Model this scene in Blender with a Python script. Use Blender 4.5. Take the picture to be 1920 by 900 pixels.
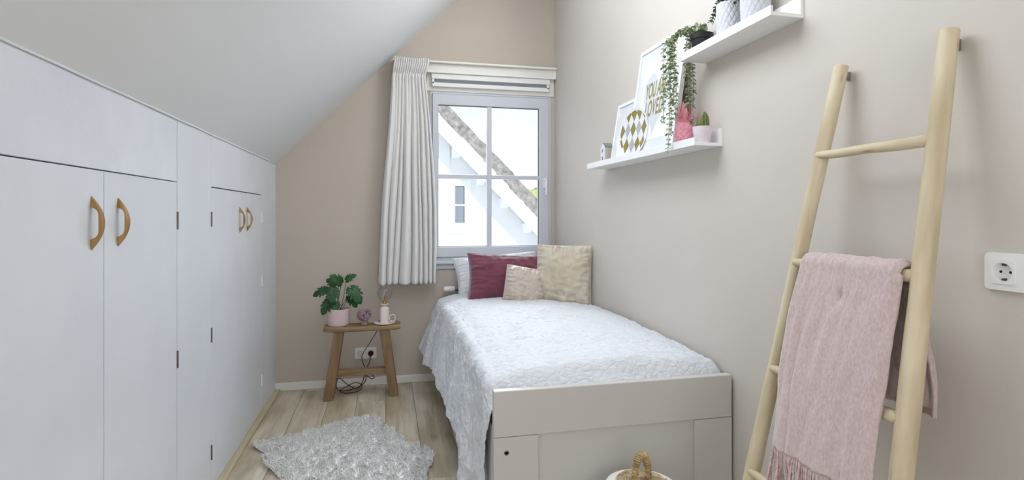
import bpy, bmesh, math, random
import numpy as np
from mathutils import Vector, Matrix, noise

R = math.radians
PI = math.pi
random.seed(7)
for o in list(bpy.data.objects):
    bpy.data.objects.remove(o)
SC = bpy.context.scene
COL = SC.collection

# ------------------------------------------------------------------ camera
cam_d = bpy.data.cameras.new('camera')
cam = bpy.data.objects.new('camera', cam_d)
COL.objects.link(cam)
cam.location = (0, 0, 1.25)
cam.rotation_euler = (R(90), 0, -math.atan(235 / 1033))
cam_d.sensor_fit = 'HORIZONTAL'
cam_d.sensor_width = 36
cam_d.lens = 36 * 1033 / 1920
cam_d.shift_y = -48 / 1920
cam_d.clip_start = 0.02
SC.camera = cam

# ------------------------------------------------------------------ world
W = bpy.data.worlds.new('world')
SC.world = W
W.use_nodes = True
wn, wl = W.node_tree.nodes, W.node_tree.links
wn.clear()
tc = wn.new('ShaderNodeTexCoord')
sep = wn.new('ShaderNodeSeparateXYZ')
ramp = wn.new('ShaderNodeValToRGB')
bg = wn.new('ShaderNodeBackground')
wo = wn.new('ShaderNodeOutputWorld')
wl.new(tc.outputs['Generated'], sep.inputs[0])
wl.new(sep.outputs[2], ramp.inputs[0])
wl.new(ramp.outputs[0], bg.inputs[0])
wl.new(bg.outputs[0], wo.inputs[0])
ramp.color_ramp.elements[0].position = 0.0
ramp.color_ramp.elements[0].color = (0.93, 0.95, 0.97, 1)
ramp.color_ramp.elements[1].position = 0.22
ramp.color_ramp.elements[1].color = (0.66, 0.80, 0.97, 1)
e = ramp.color_ramp.elements.new(0.07)
e.color = (0.90, 0.94, 0.98, 1)
e = ramp.color_ramp.elements.new(0.9)
e.color = (0.42, 0.62, 0.93, 1)
bg.inputs[1].default_value = 0.86


def lamp(name, kind, loc, direction, energy, color, size=None, size_y=None, angle=None):
    d = bpy.data.lights.new(name, kind)
    o = bpy.data.objects.new(name, d)
    COL.objects.link(o)
    o.location = loc
    o.rotation_euler = Vector(direction).to_track_quat('-Z', 'Y').to_euler()
    d.energy = energy
    d.color = color
    if kind == 'AREA':
        d.shape = 'RECTANGLE'
        d.size = size
        d.size_y = size_y
    if angle is not None:
        d.angle = angle
    return o


# the sun from behind our house onto the neighbour's gable
lamp('sun', 'SUN', (3, -5, 9), (-0.5, 0.8, -0.34), 2.6, (1.0, 0.97, 0.93), angle=R(1.5))
# unseen area lamp added outdoors, standing in for sky light through the window
lamp('daylight_stand_in', 'AREA', (2.6, 9.0, 4.45), (-0.35, -1.0, -0.42), 620, (0.92, 0.955, 1.0), 8.0, 2.4)
# unseen fill light added behind the camera to lift the room
lamp('rear_fill', 'AREA', (0.2, -1.95, 1.6), (-0.12, 1.0, 0.05), 12, (1.0, 0.98, 0.95), 1.5, 1.4)
# fill light added just under the slope, out of view
lamp('roof_fill', 'AREA', (0.250, 1.85, 2.565), (0.985, 0, -1.0), 10, (0.93, 0.965, 1.0), 1.2, 0.74)
# long fill light added high on the right wall, above the frame
lamp('wall_fill', 'AREA', (1.195, 2.60, 2.93), (-1.0, -0.12, -0.22), 13, (0.97, 0.98, 1.0), 1.2, 0.22)

SC.view_settings.view_transform = 'Standard'
SC.view_settings.look = 'None'
SC.view_settings.gamma = 1
SC.view_settings.use_curve_mapping = False
SC.view_settings.exposure = 0.75


# ------------------------------------------------------------------ materials
def srgb(r, g, b):
    f = lambda c: (c / 255 / 12.92) if c / 255 <= 0.04045 else ((c / 255 + 0.055) / 1.055) ** 2.4
    return (f(r), f(g), f(b), 1)


def mat(name, col, rough=0.6, metal=0.0, col2=None, nscale=4.0, stretch=(1, 1, 1), detail=4.0,
        bump=0.0, bscale=None, bkind='noise', bstretch=None, lo=0.35, hi=0.65, spec=None, sheen=0.0,
        trans=0.0, ior=1.45, coat=0.0, bdist=0.002, coords='Object', sss=0.0):
    m = bpy.data.materials.new(name)
    m.use_nodes = True
    n, l = m.node_tree.nodes, m.node_tree.links
    b = n['Principled BSDF']
    b.inputs['Base Color'].default_value = col
    b.inputs['Roughness'].default_value = rough
    b.inputs['Metallic'].default_value = metal
    b.inputs['IOR'].default_value = ior
    b.inputs['Transmission Weight'].default_value = trans
    b.inputs['Sheen Weight'].default_value = sheen
    b.inputs['Coat Weight'].default_value = coat
    if spec is not None:
        b.inputs['Specular IOR Level'].default_value = spec
    t = n.new('ShaderNodeTexCoord')

    def mapped(sc, st):
        mp = n.new('ShaderNodeMapping')
        mp.inputs['Scale'].default_value = (sc * st[0], sc * st[1], sc * st[2])
        l.new(t.outputs[coords], mp.inputs[0])
        return mp
    if col2 is not None:
        mp = mapped(nscale, stretch)
        tx = n.new('ShaderNodeTexNoise')
        tx.inputs['Scale'].default_value = 1.0
        tx.inputs['Detail'].default_value = detail
        l.new(mp.outputs[0], tx.inputs[0])
        cr = n.new('ShaderNodeValToRGB')
        cr.color_ramp.elements[0].position = lo
        cr.color_ramp.elements[1].position = hi
        cr.color_ramp.elements[0].color = col
        cr.color_ramp.elements[1].color = col2
        l.new(tx.outputs['Fac'], cr.inputs[0])
        l.new(cr.outputs[0], b.inputs['Base Color'])
    if bump > 0:
        mp = mapped(bscale or nscale, bstretch or stretch)
        if bkind == 'voronoi':
            tx = n.new('ShaderNodeTexVoronoi')
            tx.feature = 'SMOOTH_F1'
            out = tx.outputs['Distance']
        else:
            tx = n.new('ShaderNodeTexNoise')
            tx.inputs['Detail'].default_value = 3
            out = tx.outputs['Fac']
        tx.inputs['Scale'].default_value = 1.0
        l.new(mp.outputs[0], tx.inputs[0])
        bp = n.new('ShaderNodeBump')
        bp.inputs['Strength'].default_value = bump
        bp.inputs['Distance'].default_value = bdist
        l.new(out, bp.inputs['Height'])
        l.new(bp.outputs[0], b.inputs['Normal'])
    return m


M = {}
M['paint'] = mat('taupe_wall_paint', srgb(204, 197, 188), 0.75, col2=srgb(208, 201, 193), nscale=1.2, bump=0.12, bscale=90, bdist=0.001)
M['paint_back_shaded'] = mat('taupe_wall_paint_shaded', srgb(196, 185, 172), 0.8, col2=srgb(200, 189, 177), nscale=1.2, bump=0.12, bscale=90, bdist=0.001)  # same paint as the right wall, darkened for its backlit shade
M['ceiling'] = mat('white_ceiling_paint', srgb(231, 235, 238), 0.7, bump=0.1, bscale=60, bdist=0.001)
M['lacquer'] = mat('white_lacquer_doors', srgb(226, 232, 241), 0.32, col2=srgb(220, 226, 235), nscale=2.5, bump=0.15, bscale=7, bdist=0.004)
M['lacquer_upper'] = mat('rough_white_emulsion', srgb(228, 233, 243), 0.5, col2=srgb(218, 223, 234), nscale=3, bump=0.35, bscale=55, bdist=0.002)
M['gap'] = mat('dark_gap', srgb(112, 104, 92), 0.9)
M['pvc'] = mat('white_window_frame', srgb(206, 210, 218), 0.35)
M['trim'] = mat('white_trim_paint', srgb(236, 233, 227), 0.4)
M['strip'] = mat('pale_wood_strip', srgb(200, 188, 160), 0.6, col2=srgb(186, 170, 138), nscale=6, stretch=(6, 0.6, 6))
M['bedwhite'] = mat('white_bed_lacquer', srgb(204, 201, 196), 0.35)
M['shelf'] = mat('white_shelf_paint', srgb(240, 240, 240), 0.4)
M['linen'] = mat('white_cotton', srgb(240, 240, 243), 0.85, bump=0.5, bscale=9, bdist=0.01)
M['darkscrew'] = mat('screw_metal', srgb(110, 105, 98), 0.35, metal=0.8)
M['chrome'] = mat('dull_chrome', srgb(170, 168, 164), 0.3, metal=0.9)
M['brass'] = mat('brass', srgb(200, 160, 80), 0.3, metal=0.9)
M['white_plastic'] = mat('white_plastic', srgb(238, 238, 236), 0.3)
M['black'] = mat('black_plastic', srgb(24, 24, 26), 0.5)
M['handle'] = mat('oak_handle', srgb(150, 112, 62), 0.5, col2=srgb(184, 148, 92), nscale=10, stretch=(4, 4, 0.6))
M['stool'] = mat('old_brown_wood', srgb(120, 96, 66), 0.6, col2=srgb(166, 140, 104), nscale=5, stretch=(0.7, 6, 6), bump=0.3, bscale=30, bstretch=(0.5, 6, 6), lo=0.3, hi=0.75)
M['stool_leg'] = mat('brown_wood_leg', srgb(116, 90, 62), 0.6, col2=srgb(154, 126, 92), nscale=5, stretch=(5, 5, 0.8), bump=0.3, bscale=30, bstretch=(5, 5, 0.5), lo=0.3, hi=0.75)
M['mirror_glass'] = mat('picture_glazing', srgb(226, 228, 232), 0.08, spec=0.8)
M['outwhite'] = mat('white_render_outside', srgb(240, 241, 243), 0.8, bump=0.1, bscale=10)
M['outsoffit'] = mat('white_painted_boards_outside', srgb(226, 228, 230), 0.7)
M['thatch'] = mat('grey_thatch', srgb(112, 109, 106), 0.95, col2=srgb(164, 161, 156), nscale=9, detail=8, bump=0.8, bscale=14, bdist=0.06, lo=0.3, hi=0.7)
M['grass'] = mat('pale_ground', srgb(190, 188, 182), 0.9, col2=srgb(205, 203, 196), nscale=0.3)  # ground made pale grey to keep a green bounce off the gable
M['foliage_far'] = mat('far_foliage', srgb(150, 165, 105), 0.9, col2=srgb(200, 200, 140), nscale=1.5)
M['mauve'] = mat('mauve_lacquer', srgb(158, 132, 136), 0.4)
M['pinkpot'] = mat('pale_pink_ceramic', srgb(222, 200, 202), 0.45)
M['lamp_body'] = mat('blush_white_ceramic', srgb(234, 220, 214), 0.4)
M['soil'] = mat('dark_soil', srgb(46, 36, 30), 0.95, bump=0.6, bscale=120)
M['monstera'] = mat('deep_green_leaf', srgb(32, 70, 38), 0.4, col2=srgb(52, 98, 52), nscale=18)
M['stem'] = mat('brown_green_stem', srgb(70, 74, 44), 0.6)
M['ivy'] = mat('sage_green_leaf', srgb(128, 142, 104), 0.55, col2=srgb(172, 182, 146), nscale=40)
M['bush'] = mat('dark_green_leaf', srgb(34, 58, 34), 0.5, col2=srgb(62, 88, 50), nscale=40)
M['pinkornament'] = mat('coral_pink_resin', srgb(228, 146, 162), 0.5, col2=srgb(236, 172, 184), nscale=40, bump=0.3, bscale=120)
M['cactus'] = mat('cactus_green', srgb(74, 92, 44), 0.6, col2=srgb(112, 120, 62), nscale=60)
M['spine'] = mat('cactus_spines', srgb(214, 200, 140), 0.7)
M['lilacpot'] = mat('lilac_white_ceramic', srgb(226, 214, 222), 0.5)
M['cord'] = mat('dark_red_cord', srgb(70, 26, 28), 0.8)
M['gold'] = mat('gold_print', srgb(142, 128, 66), 0.5, metal=0.0)
M['print_grey'] = mat('pale_grey_print', srgb(206, 210, 215), 0.6)
M['plategrey'] = mat('grey_glaze', srgb(172, 176, 176), 0.5)
M['platewhite'] = mat('white_glaze', srgb(226, 226, 230), 0.5)
M['pot_grey'] = mat('matt_pale_grey_ceramic', srgb(206, 208, 213), 0.6)
M['paper'] = mat('white_paper', srgb(236, 237, 240), 0.6)
M['houseroof'] = mat('grey_green_slate', srgb(118, 130, 126), 0.6)
M['housebeige'] = mat('greige_wood', srgb(188, 178, 168), 0.6)
M['greybl'] = mat('grey_blind_fabric', srgb(172, 176, 182), 0.9)
M['seagrass'] = mat('seagrass', srgb(158, 132, 92), 0.8, col2=srgb(206, 180, 134), nscale=50, bump=0.6, bscale=160)
M['seagrass_dark'] = mat('seagrass_brown', srgb(140, 118, 90), 0.85, col2=srgb(192, 172, 140), nscale=40, bump=0.6, bscale=160)
M['basketwhite'] = mat('white_painted_weave', srgb(232, 230, 222), 0.7, bump=0.5, bscale=120)
M['winglass_dark'] = mat('dark_window_glass_outside', srgb(120, 128, 138), 0.15)
M['curtain'] = mat('light_grey_linen', srgb(226, 225, 223), 0.85, bump=0.15, bscale=300, bdist=0.0005, sheen=0.1)
M['throw'] = mat('dusty_pink_wool', srgb(186, 164, 161), 0.95, col2=srgb(206, 188, 185), nscale=190, stretch=(1, 1, 0.5), detail=6, bump=0.35, bscale=220, bdist=0.002, sheen=0.3, lo=0.3, hi=0.7)
M['tassel'] = mat('dusty_pink_yarn', srgb(186, 160, 158), 0.95, col2=srgb(212, 190, 188), nscale=150)
M['fleece'] = mat('cream_fleece', srgb(246, 243, 240), 1.0, col2=srgb(252, 251, 249), nscale=20, spec=0.0)
M['burgundy'] = mat('burgundy_velvet', srgb(104, 42, 62), 0.75, col2=srgb(120, 54, 76), nscale=8, sheen=0.8, bump=0.3, bscale=25, bdist=0.004)
M['beige_small'] = mat('taupe_satin', srgb(190, 174, 160), 0.5, col2=srgb(202, 188, 176), nscale=8, sheen=0.4, bump=0.5, bscale=14, bdist=0.008)
M['beige_big'] = mat('sand_satin', srgb(190, 177, 155), 0.5, col2=srgb(206, 196, 180), nscale=6, sheen=0.4, bump=0.45, bscale=12, bdist=0.008)

# ladder wood: long grain plus a few knots
M['ladder'] = mat('pale_peeled_wood', srgb(188, 170, 138), 0.6, col2=srgb(215, 201, 172), nscale=5, stretch=(5, 5, 0.7), bump=0.4, bscale=10, bstretch=(3, 3, 1), bdist=0.004, lo=0.3, hi=0.62)
_n, _l = M['ladder'].node_tree.nodes, M['ladder'].node_tree.links
_b = _n['Principled BSDF']
_t = _n.new('ShaderNodeTexCoord')
_mp = _n.new('ShaderNodeMapping')
_mp.inputs['Scale'].default_value = (22, 22, 7)
_l.new(_t.outputs['Object'], _mp.inputs[0])
_v = _n.new('ShaderNodeTexVoronoi')
_v.inputs['Scale'].default_value = 1
_l.new(_mp.outputs[0], _v.inputs[0])
_cr = _n.new('ShaderNodeValToRGB')
_cr.color_ramp.elements[0].position = 0.03
_cr.color_ramp.elements[0].color = (1, 1, 1, 1)
_cr.color_ramp.elements[1].position = 0.16
_cr.color_ramp.elements[1].color = (0, 0, 0, 1)
_l.new(_v.outputs['Distance'], _cr.inputs[0])
_mx = _n.new('ShaderNodeMixRGB')
_src = _b.inputs['Base Color'].links[0].from_socket
_l.new(_cr.outputs[0], _mx.inputs[0])
_l.new(_src, _mx.inputs[1])
_mx.inputs[2].default_value = srgb(160, 132, 96)
_l.new(_mx.outputs[0], _b.inputs['Base Color'])


def thin_glass(name, tint, ior=1.5, gain=1.0):
    m = bpy.data.materials.new(name)
    m.use_nodes = True
    n, l = m.node_tree.nodes, m.node_tree.links
    n.clear()
    out, mix = n.new('ShaderNodeOutputMaterial'), n.new('ShaderNodeMixShader')
    tr, gl, fr = n.new('ShaderNodeBsdfTransparent'), n.new('ShaderNodeBsdfGlossy'), n.new('ShaderNodeLayerWeight')
    fr.inputs[0].default_value = 0.5
    pw = n.new('ShaderNodeMath')
    pw.operation = 'POWER'
    pw.inputs[1].default_value = 4.0
    ma = n.new('ShaderNodeMath')
    ma.operation = 'MULTIPLY_ADD'
    ma.inputs[1].default_value = 0.85
    ma.inputs[2].default_value = 0.035
    tr.inputs[0].default_value = tint
    gl.inputs['Roughness'].default_value = 0.01
    mu = n.new('ShaderNodeMath')
    mu.operation = 'MULTIPLY'
    mu.use_clamp = True
    mu.inputs[1].default_value = gain
    l.new(fr.outputs['Facing'], pw.inputs[0])
    l.new(pw.outputs[0], ma.inputs[0])
    l.new(ma.outputs[0], mu.inputs[0])
    l.new(mu.outputs[0], mix.inputs[0])
    l.new(tr.outputs[0], mix.inputs[1])
    l.new(gl.outputs[0], mix.inputs[2])
    l.new(mix.outputs[0], out.inputs[0])
    return m


M['glass'] = thin_glass('clear_glass', (0.97, 0.98, 0.98, 1))
M['bulb'] = thin_glass('bulb_glass', (0.93, 0.94, 0.95, 1), 1.5, 1.6)


def quilt_material():
    m = bpy.data.materials.new('crinkled_quilt_cotton')
    m.use_nodes = True
    n, l = m.node_tree.nodes, m.node_tree.links
    b = n['Principled BSDF']
    b.inputs['Base Color'].default_value = srgb(218, 221, 225)
    b.inputs['Roughness'].default_value = 0.85
    t = n.new('ShaderNodeTexCoord')
    mp = n.new('ShaderNodeMapping')
    mp.inputs['Scale'].default_value = (34, 60, 40)
    l.new(t.outputs['Object'], mp.inputs[0])
    nz = n.new('ShaderNodeTexNoise')
    nz.inputs['Scale'].default_value = 0.5
    nz.inputs['Detail'].default_value = 2
    l.new(mp.outputs[0], nz.inputs[0])
    add = n.new('ShaderNodeMixRGB')
    add.blend_type = 'ADD'
    add.inputs[0].default_value = 1.4
    l.new(mp.outputs[0], add.inputs[1])
    l.new(nz.outputs['Color'], add.inputs[2])
    v = n.new('ShaderNodeTexVoronoi')
    v.feature = 'DISTANCE_TO_EDGE'
    v.inputs['Scale'].default_value = 1
    l.new(add.outputs[0], v.inputs[0])
    cr = n.new('ShaderNodeMath')
    cr.operation = 'POWER'
    cr.inputs[1].default_value = 0.6
    l.new(v.outputs['Distance'], cr.inputs[0])
    bp = n.new('ShaderNodeBump')
    bp.inputs['Strength'].default_value = 0.6
    bp.inputs['Distance'].default_value = 0.006
    l.new(cr.outputs[0], bp.inputs['Height'])
    l.new(bp.outputs[0], b.inputs['Normal'])
    return m


M['quilt'] = quilt_material()


def plank_material():
    m = bpy.data.materials.new('oak_laminate')
    m.use_nodes = True
    n, l = m.node_tree.nodes, m.node_tree.links
    b = n['Principled BSDF']
    b.inputs['Roughness'].default_value = 0.42
    t = n.new('ShaderNodeTexCoord')
    oi = n.new('ShaderNodeObjectInfo')
    mul = n.new('ShaderNodeVectorMath')
    mul.operation = 'SCALE'
    mul.inputs[3].default_value = 37.0
    cmb = n.new('ShaderNodeCombineXYZ')
    l.new(oi.outputs['Random'], cmb.inputs[0])
    l.new(oi.outputs['Random'], cmb.inputs[1])
    l.new(cmb.outputs[0], mul.inputs[0])
    ad = n.new('ShaderNodeVectorMath')
    l.new(t.outputs['Object'], ad.inputs[0])
    l.new(mul.outputs[0], ad.inputs[1])
    mp = n.new('ShaderNodeMapping')
    mp.inputs['Scale'].default_value = (26, 1.9, 1)
    l.new(ad.outputs[0], mp.inputs[0])
    nz = n.new('ShaderNodeTexNoise')
    nz.inputs['Scale'].default_value = 1
    nz.inputs['Detail'].default_value = 7
    nz.inputs['Distortion'].default_value = 0.6
    l.new(mp.outputs[0], nz.inputs[0])
    cr = n.new('ShaderNodeValToRGB')
    cr.color_ramp.elements[0].position = 0.28
    cr.color_ramp.elements[0].color = srgb(182, 169, 146)
    cr.color_ramp.elements[1].position = 0.72
    cr.color_ramp.elements[1].color = srgb(226, 217, 200)
    l.new(nz.outputs['Fac'], cr.inputs[0])
    mp2 = n.new('ShaderNodeMapping')
    mp2.inputs['Scale'].default_value = (5.5, 1.6, 1)
    l.new(ad.outputs[0], mp2.inputs[0])
    nz2 = n.new('ShaderNodeTexNoise')
    nz2.inputs['Scale'].default_value = 1
    nz2.inputs['Detail'].default_value = 3
    l.new(mp2.outputs[0], nz2.inputs[0])
    cr2 = n.new('ShaderNodeValToRGB')
    cr2.color_ramp.elements[0].position = 0.35
    cr2.color_ramp.elements[0].color = srgb(196, 186, 166)
    cr2.color_ramp.elements[1].position = 0.62
    cr2.color_ramp.elements[1].color = srgb(255, 255, 255)
    l.new(nz2.outputs['Fac'], cr2.inputs[0])
    mx = n.new('ShaderNodeMixRGB')
    mx.blend_type = 'MULTIPLY'
    mx.inputs[0].default_value = 0.75
    l.new(cr.outputs[0], mx.inputs[1])
    l.new(cr2.outputs[0], mx.inputs[2])
    # knots
    mp3 = n.new('ShaderNodeMapping')
    mp3.inputs['Scale'].default_value = (6.5, 2.6, 1)
    l.new(ad.outputs[0], mp3.inputs[0])
    v = n.new('ShaderNodeTexVoronoi')
    v.inputs['Scale'].default_value = 1
    l.new(mp3.outputs[0], v.inputs[0])
    cr3 = n.new('ShaderNodeValToRGB')
    cr3.color_ramp.elements[0].position = 0.04
    cr3.color_ramp.elements[0].color = (0.55, 0.55, 0.55, 1)
    cr3.color_ramp.elements[1].position = 0.22
    cr3.color_ramp.elements[1].color = (0, 0, 0, 1)
    l.new(v.outputs['Distance'], cr3.inputs[0])
    mx3 = n.new('ShaderNodeMixRGB')
    l.new(cr3.outputs[0], mx3.inputs[0])
    l.new(mx.outputs[0], mx3.inputs[1])
    mx3.inputs[2].default_value = srgb(120, 98, 72)
    l.new(mx3.outputs[0], b.inputs['Base Color'])
    bp = n.new('ShaderNodeBump')
    bp.inputs['Strength'].default_value = 0.12
    bp.inputs['Distance'].default_value = 0.002
    l.new(nz.outputs['Fac'], bp.inputs['Height'])
    l.new(bp.outputs[0], b.inputs['Normal'])
    return m


M['plank'] = plank_material()


# ------------------------------------------------------------------ helpers
def tag(o, label=None, cat=None, group=None, kind=None):
    if label:
        o['label'] = label
    if cat:
        o['category'] = cat
    if group:
        o['group'] = group
    if kind:
        o['kind'] = kind
    return o


def thing(name, label, cat, loc=(0, 0, 0), group=None, rot=(0, 0, 0)):
    o = bpy.data.objects.new(name, None)
    o.empty_display_size = 0.05
    COL.objects.link(o)
    o.location = loc
    o.rotation_euler = rot
    return tag(o, label, cat, group)


def root_loc(p):
    v = Vector((0, 0, 0))
    while p is not None:
        v += p.location
        p = p.parent
    return v


class MB:
    """collects geometry in world coordinates, links it as one mesh object"""

    def __init__(self):
        self.v, self.f = [], []

    def add(self, vs, fs):
        k = len(self.v)
        self.v += [tuple(p) for p in vs]
        self.f += [tuple(i + k for i in q) for q in fs]
        return self

    def box(self, x0, x1, y0, y1, z0, z1):
        vs = [(x0, y0, z0), (x1, y0, z0), (x1, y1, z0), (x0, y1, z0), (x0, y0, z1), (x1, y0, z1), (x1, y1, z1), (x0, y1, z1)]
        return self.add(vs, [(0, 3, 2, 1), (4, 5, 6, 7), (0, 1, 5, 4), (1, 2, 6, 5), (2, 3, 7, 6), (3, 0, 4, 7)])

    def prism(self, poly, axis, a, b):
        """extrude a 2d polygon along axis from a to b"""
        def pt(p, t):
            return {'x': (t, p[0], p[1]), 'y': (p[0], t, p[1]), 'z': (p[0], p[1], t)}[axis]
        n = len(poly)
        vs = [pt(p, a) for p in poly] + [pt(p, b) for p in poly]
        fs = [tuple(range(n))[::-1], tuple(range(n, 2 * n))]
        fs += [(i, (i + 1) % n, n + (i + 1) % n, n + i) for i in range(n)]
        return self.add(vs, fs)

    def tube(self, pts, rad, seg=10, caps=True, flat=1.0):
        pts = [Vector(p) for p in pts]
        n = len(pts)
        rs = rad if isinstance(rad, (list, tuple)) else [rad] * n
        vs, fs = [], []
        up = None
        for i, p in enumerate(pts):
            d = (pts[min(i + 1, n - 1)] - pts[max(i - 1, 0)])
            if d.length < 1e-9:
                d = Vector((0, 0, 1))
            d.normalize()
            if up is None:
                up = Vector((0, 0, 1)) if abs(d.z) < 0.9 else Vector((0, 1, 0))
            s = d.cross(up)
            if s.length < 1e-6:
                s = d.orthogonal()
            s.normalize()
            up = s.cross(d).normalized()
            for k in range(seg):
                a = 2 * PI * k / seg
                vs.append(p + s * math.cos(a) * rs[i] + up * math.sin(a) * rs[i] * flat)
        for i in range(n - 1):
            for k in range(seg):
                k2 = (k + 1) % seg
                fs.append((i * seg + k, i * seg + k2, (i + 1) * seg + k2, (i + 1) * seg + k))
        if caps:
            fs.append(tuple(range(seg))[::-1])
            fs.append(tuple((n - 1) * seg + k for k in range(seg)))
        return self.add(vs, fs)

    def lathe(self, prof, c=(0, 0, 0), seg=32, mtx=None):
        """profile [(r, h)...] about the vertical through c, or transformed by mtx"""
        vs, fs = [], []
        for r, h in prof:
            for k in range(seg):
                a = 2 * PI * k / seg
                p = Vector((r * math.cos(a), r * math.sin(a), h))
                vs.append((mtx @ p) if mtx is not None else p + Vector(c))
        for i in range(len(prof) - 1):
            for k in range(seg):
                k2 = (k + 1) % seg
                fs.append((i * seg + k, i * seg + k2, (i + 1) * seg + k2, (i + 1) * seg + k))
        if prof[0][0] > 1e-6:
            fs.append(tuple(range(seg))[::-1])
        if prof[-1][0] > 1e-6:
            fs.append(tuple((len(prof) - 1) * seg + k for k in range(seg)))
        return self.add(vs, fs)

    def grid(self, fn, nu, nv, close_u=False):
        vs = [fn(i / (nu - 1) if not close_u else i / nu, j / (nv - 1)) for j in range(nv) for i in range(nu)]
        fs = []
        for j in range(nv - 1):
            for i in range(nu - (0 if close_u else 1)):
                i2 = (i + 1) % nu
                fs.append((j * nu + i, j * nu + i2, (j + 1) * nu + i2, (j + 1) * nu + i))
        return self.add(vs, fs)

    def build(self, name, m, parent=None, smooth=False, bevel=0.0, local=False, angle=40, seg=2):
        off = Vector((0, 0, 0)) if local else root_loc(parent)
        me = bpy.data.meshes.new(name)
        me.from_pydata([tuple(Vector(p) - off) for p in self.v], [], self.f)
        if m is not None:
            for mm in (m if isinstance(m, (list, tuple)) else [m]):
                me.materials.append(mm)
        bm = bmesh.new()
        bm.from_mesh(me)
        bmesh.ops.remove_doubles(bm, verts=bm.verts, dist=1e-6)
        bmesh.ops.recalc_face_normals(bm, faces=bm.faces)
        bm.to_mesh(me)
        bm.free()
        if smooth:
            for p in me.polygons:
                p.use_smooth = True
            if angle < 180:
                me.set_sharp_from_angle(angle=R(angle))
        o = bpy.data.objects.new(name, me)
        COL.objects.link(o)
        if parent is not None:
            o.parent = parent
        if bevel > 0:
            b = o.modifiers.new('bevel', 'BEVEL')
            b.width = bevel
            b.segments = seg
            b.limit_method = 'ANGLE'
        return o


def top(o, label, cat, group=None):
    return tag(o, label, cat, group)


def recentre(o):
    """put the origin of a parentless mesh at the middle of its foot"""
    me = o.data
    n = len(me.vertices)
    a = np.empty(n * 3)
    me.vertices.foreach_get('co', a)
    a = a.reshape(-1, 3)
    c = np.array([(a[:, 0].min() + a[:, 0].max()) / 2, (a[:, 1].min() + a[:, 1].max()) / 2, a[:, 2].min()])
    me.vertices.foreach_set('co', (a - c).ravel())
    me.update()
    o.location = Vector(c)
    return o


def smooth_path(pts, n=8):
    """catmull-rom"""
    P = [Vector(p) for p in pts]
    out = []
    for i in range(len(P) - 1):
        p0, p1, p2, p3 = P[max(i - 1, 0)], P[i], P[i + 1], P[min(i + 2, len(P) - 1)]
        for k in range(n):
            t = k / n
            out.append(0.5 * ((2 * p1) + (p2 - p0) * t + (2 * p0 - 5 * p1 + 4 * p2 - p3) * t * t + (3 * p1 - p0 - 3 * p2 + p3) * t ** 3))
    out.append(P[-1])
    return out


def nz(x, y, z=0.0):
    return noise.noise(Vector((x, y, z)))


def ss(a, b, x):
    t = min(1, max(0, (x - a) / (b - a)))
    return t * t * (3 - 2 * t)


def interp(xs, ys, x):
    return float(np.interp(x, xs, ys))


# ------------------------------------------------------------------ room shell
XL, XR, YB, YR = -0.767, 1.294, 4.175, -1.9
KNEE = 1.608
SL = 0.985                                   # rise of the slope per metre
ZC = 3.15
XC = XL + (ZC - KNEE) / SL


def struct(o):
    o['kind'] = 'structure'
    return o


struct(MB().box(XR, XR + 0.1, YR, YB + 0.3, -0.02, ZC + 0.1).build('wall_right', M['paint']))
WX0, WX1, WZ0, WZ1 = 0.318, 1.262, 0.90, 2.175   # hole for the window
b = MB()
b.box(XL - 0.1, WX0, YB, YB + 0.28, -0.02, ZC + 0.1)
b.box(WX1, XR, YB, YB + 0.28, -0.02, ZC + 0.1)
b.box(WX0, WX1, YB, YB + 0.28, -0.02, WZ0)
b.box(WX0, WX1, YB, YB + 0.28, WZ1, ZC + 0.1)
struct(b.build('wall_back', M['paint_back_shaded']))
b = MB()
b.box(XL - 0.1, -0.55, YR - 0.1, YR, -0.02, ZC + 0.1)
b.box(0.95, XR + 0.1, YR - 0.1, YR, -0.02, ZC + 0.1)
b.box(-0.55, 0.95, YR - 0.1, YR, -0.02, 0.9)
b.box(-0.55, 0.95, YR - 0.1, YR, 2.3, ZC + 0.1)  # opening in this wall added to let the rear fill in
struct(b.build('wall_rear', M['paint']))
b = MB()
t = 0.1
# slope with an opening added for the roof fill light, plus flat top
RY0, RY1, RX0, RX1 = 1.20, 2.50, 0.02, 0.58    # opening added in the slope for the fill light, above the view


def zs(x):
    return KNEE + SL * (x - XL)


for (x0, x1, y0, y1) in ((XL - 0.02, RX0, YR, YB), (RX1, XC, YR, YB), (RX0, RX1, YR, RY0), (RX0, RX1, RY1, YB)):
    b.prism([(x0, zs(x0)), (x1, zs(x1)), (x1, zs(x1) + t), (x0, zs(x0) + t)], 'y', y0, y1)
b.prism([(XC, ZC), (XR, ZC), (XR, ZC + t), (XC, ZC + t)], 'y', YR, YB)
struct(b.build('ceiling', M['ceiling']))
b = MB()
for (x0, x1, y0, y1) in ((RX0 - 0.05, RX0, RY0 - 0.05, RY1 + 0.05), (RX1, RX1 + 0.05, RY0 - 0.05, RY1 + 0.05), (RX0, RX1, RY0 - 0.05, RY0), (RX0, RX1, RY1, RY1 + 0.05)):
    b.prism([(x0, zs(x0) - 0.012), (x1, zs(x1) - 0.012), (x1, zs(x1) - 0.001), (x0, zs(x0) - 0.001)], 'y', y0, y1)
struct(b.build('roof_fill_frame', M['pvc']))  # frame added round the opening of the roof fill light

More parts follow.
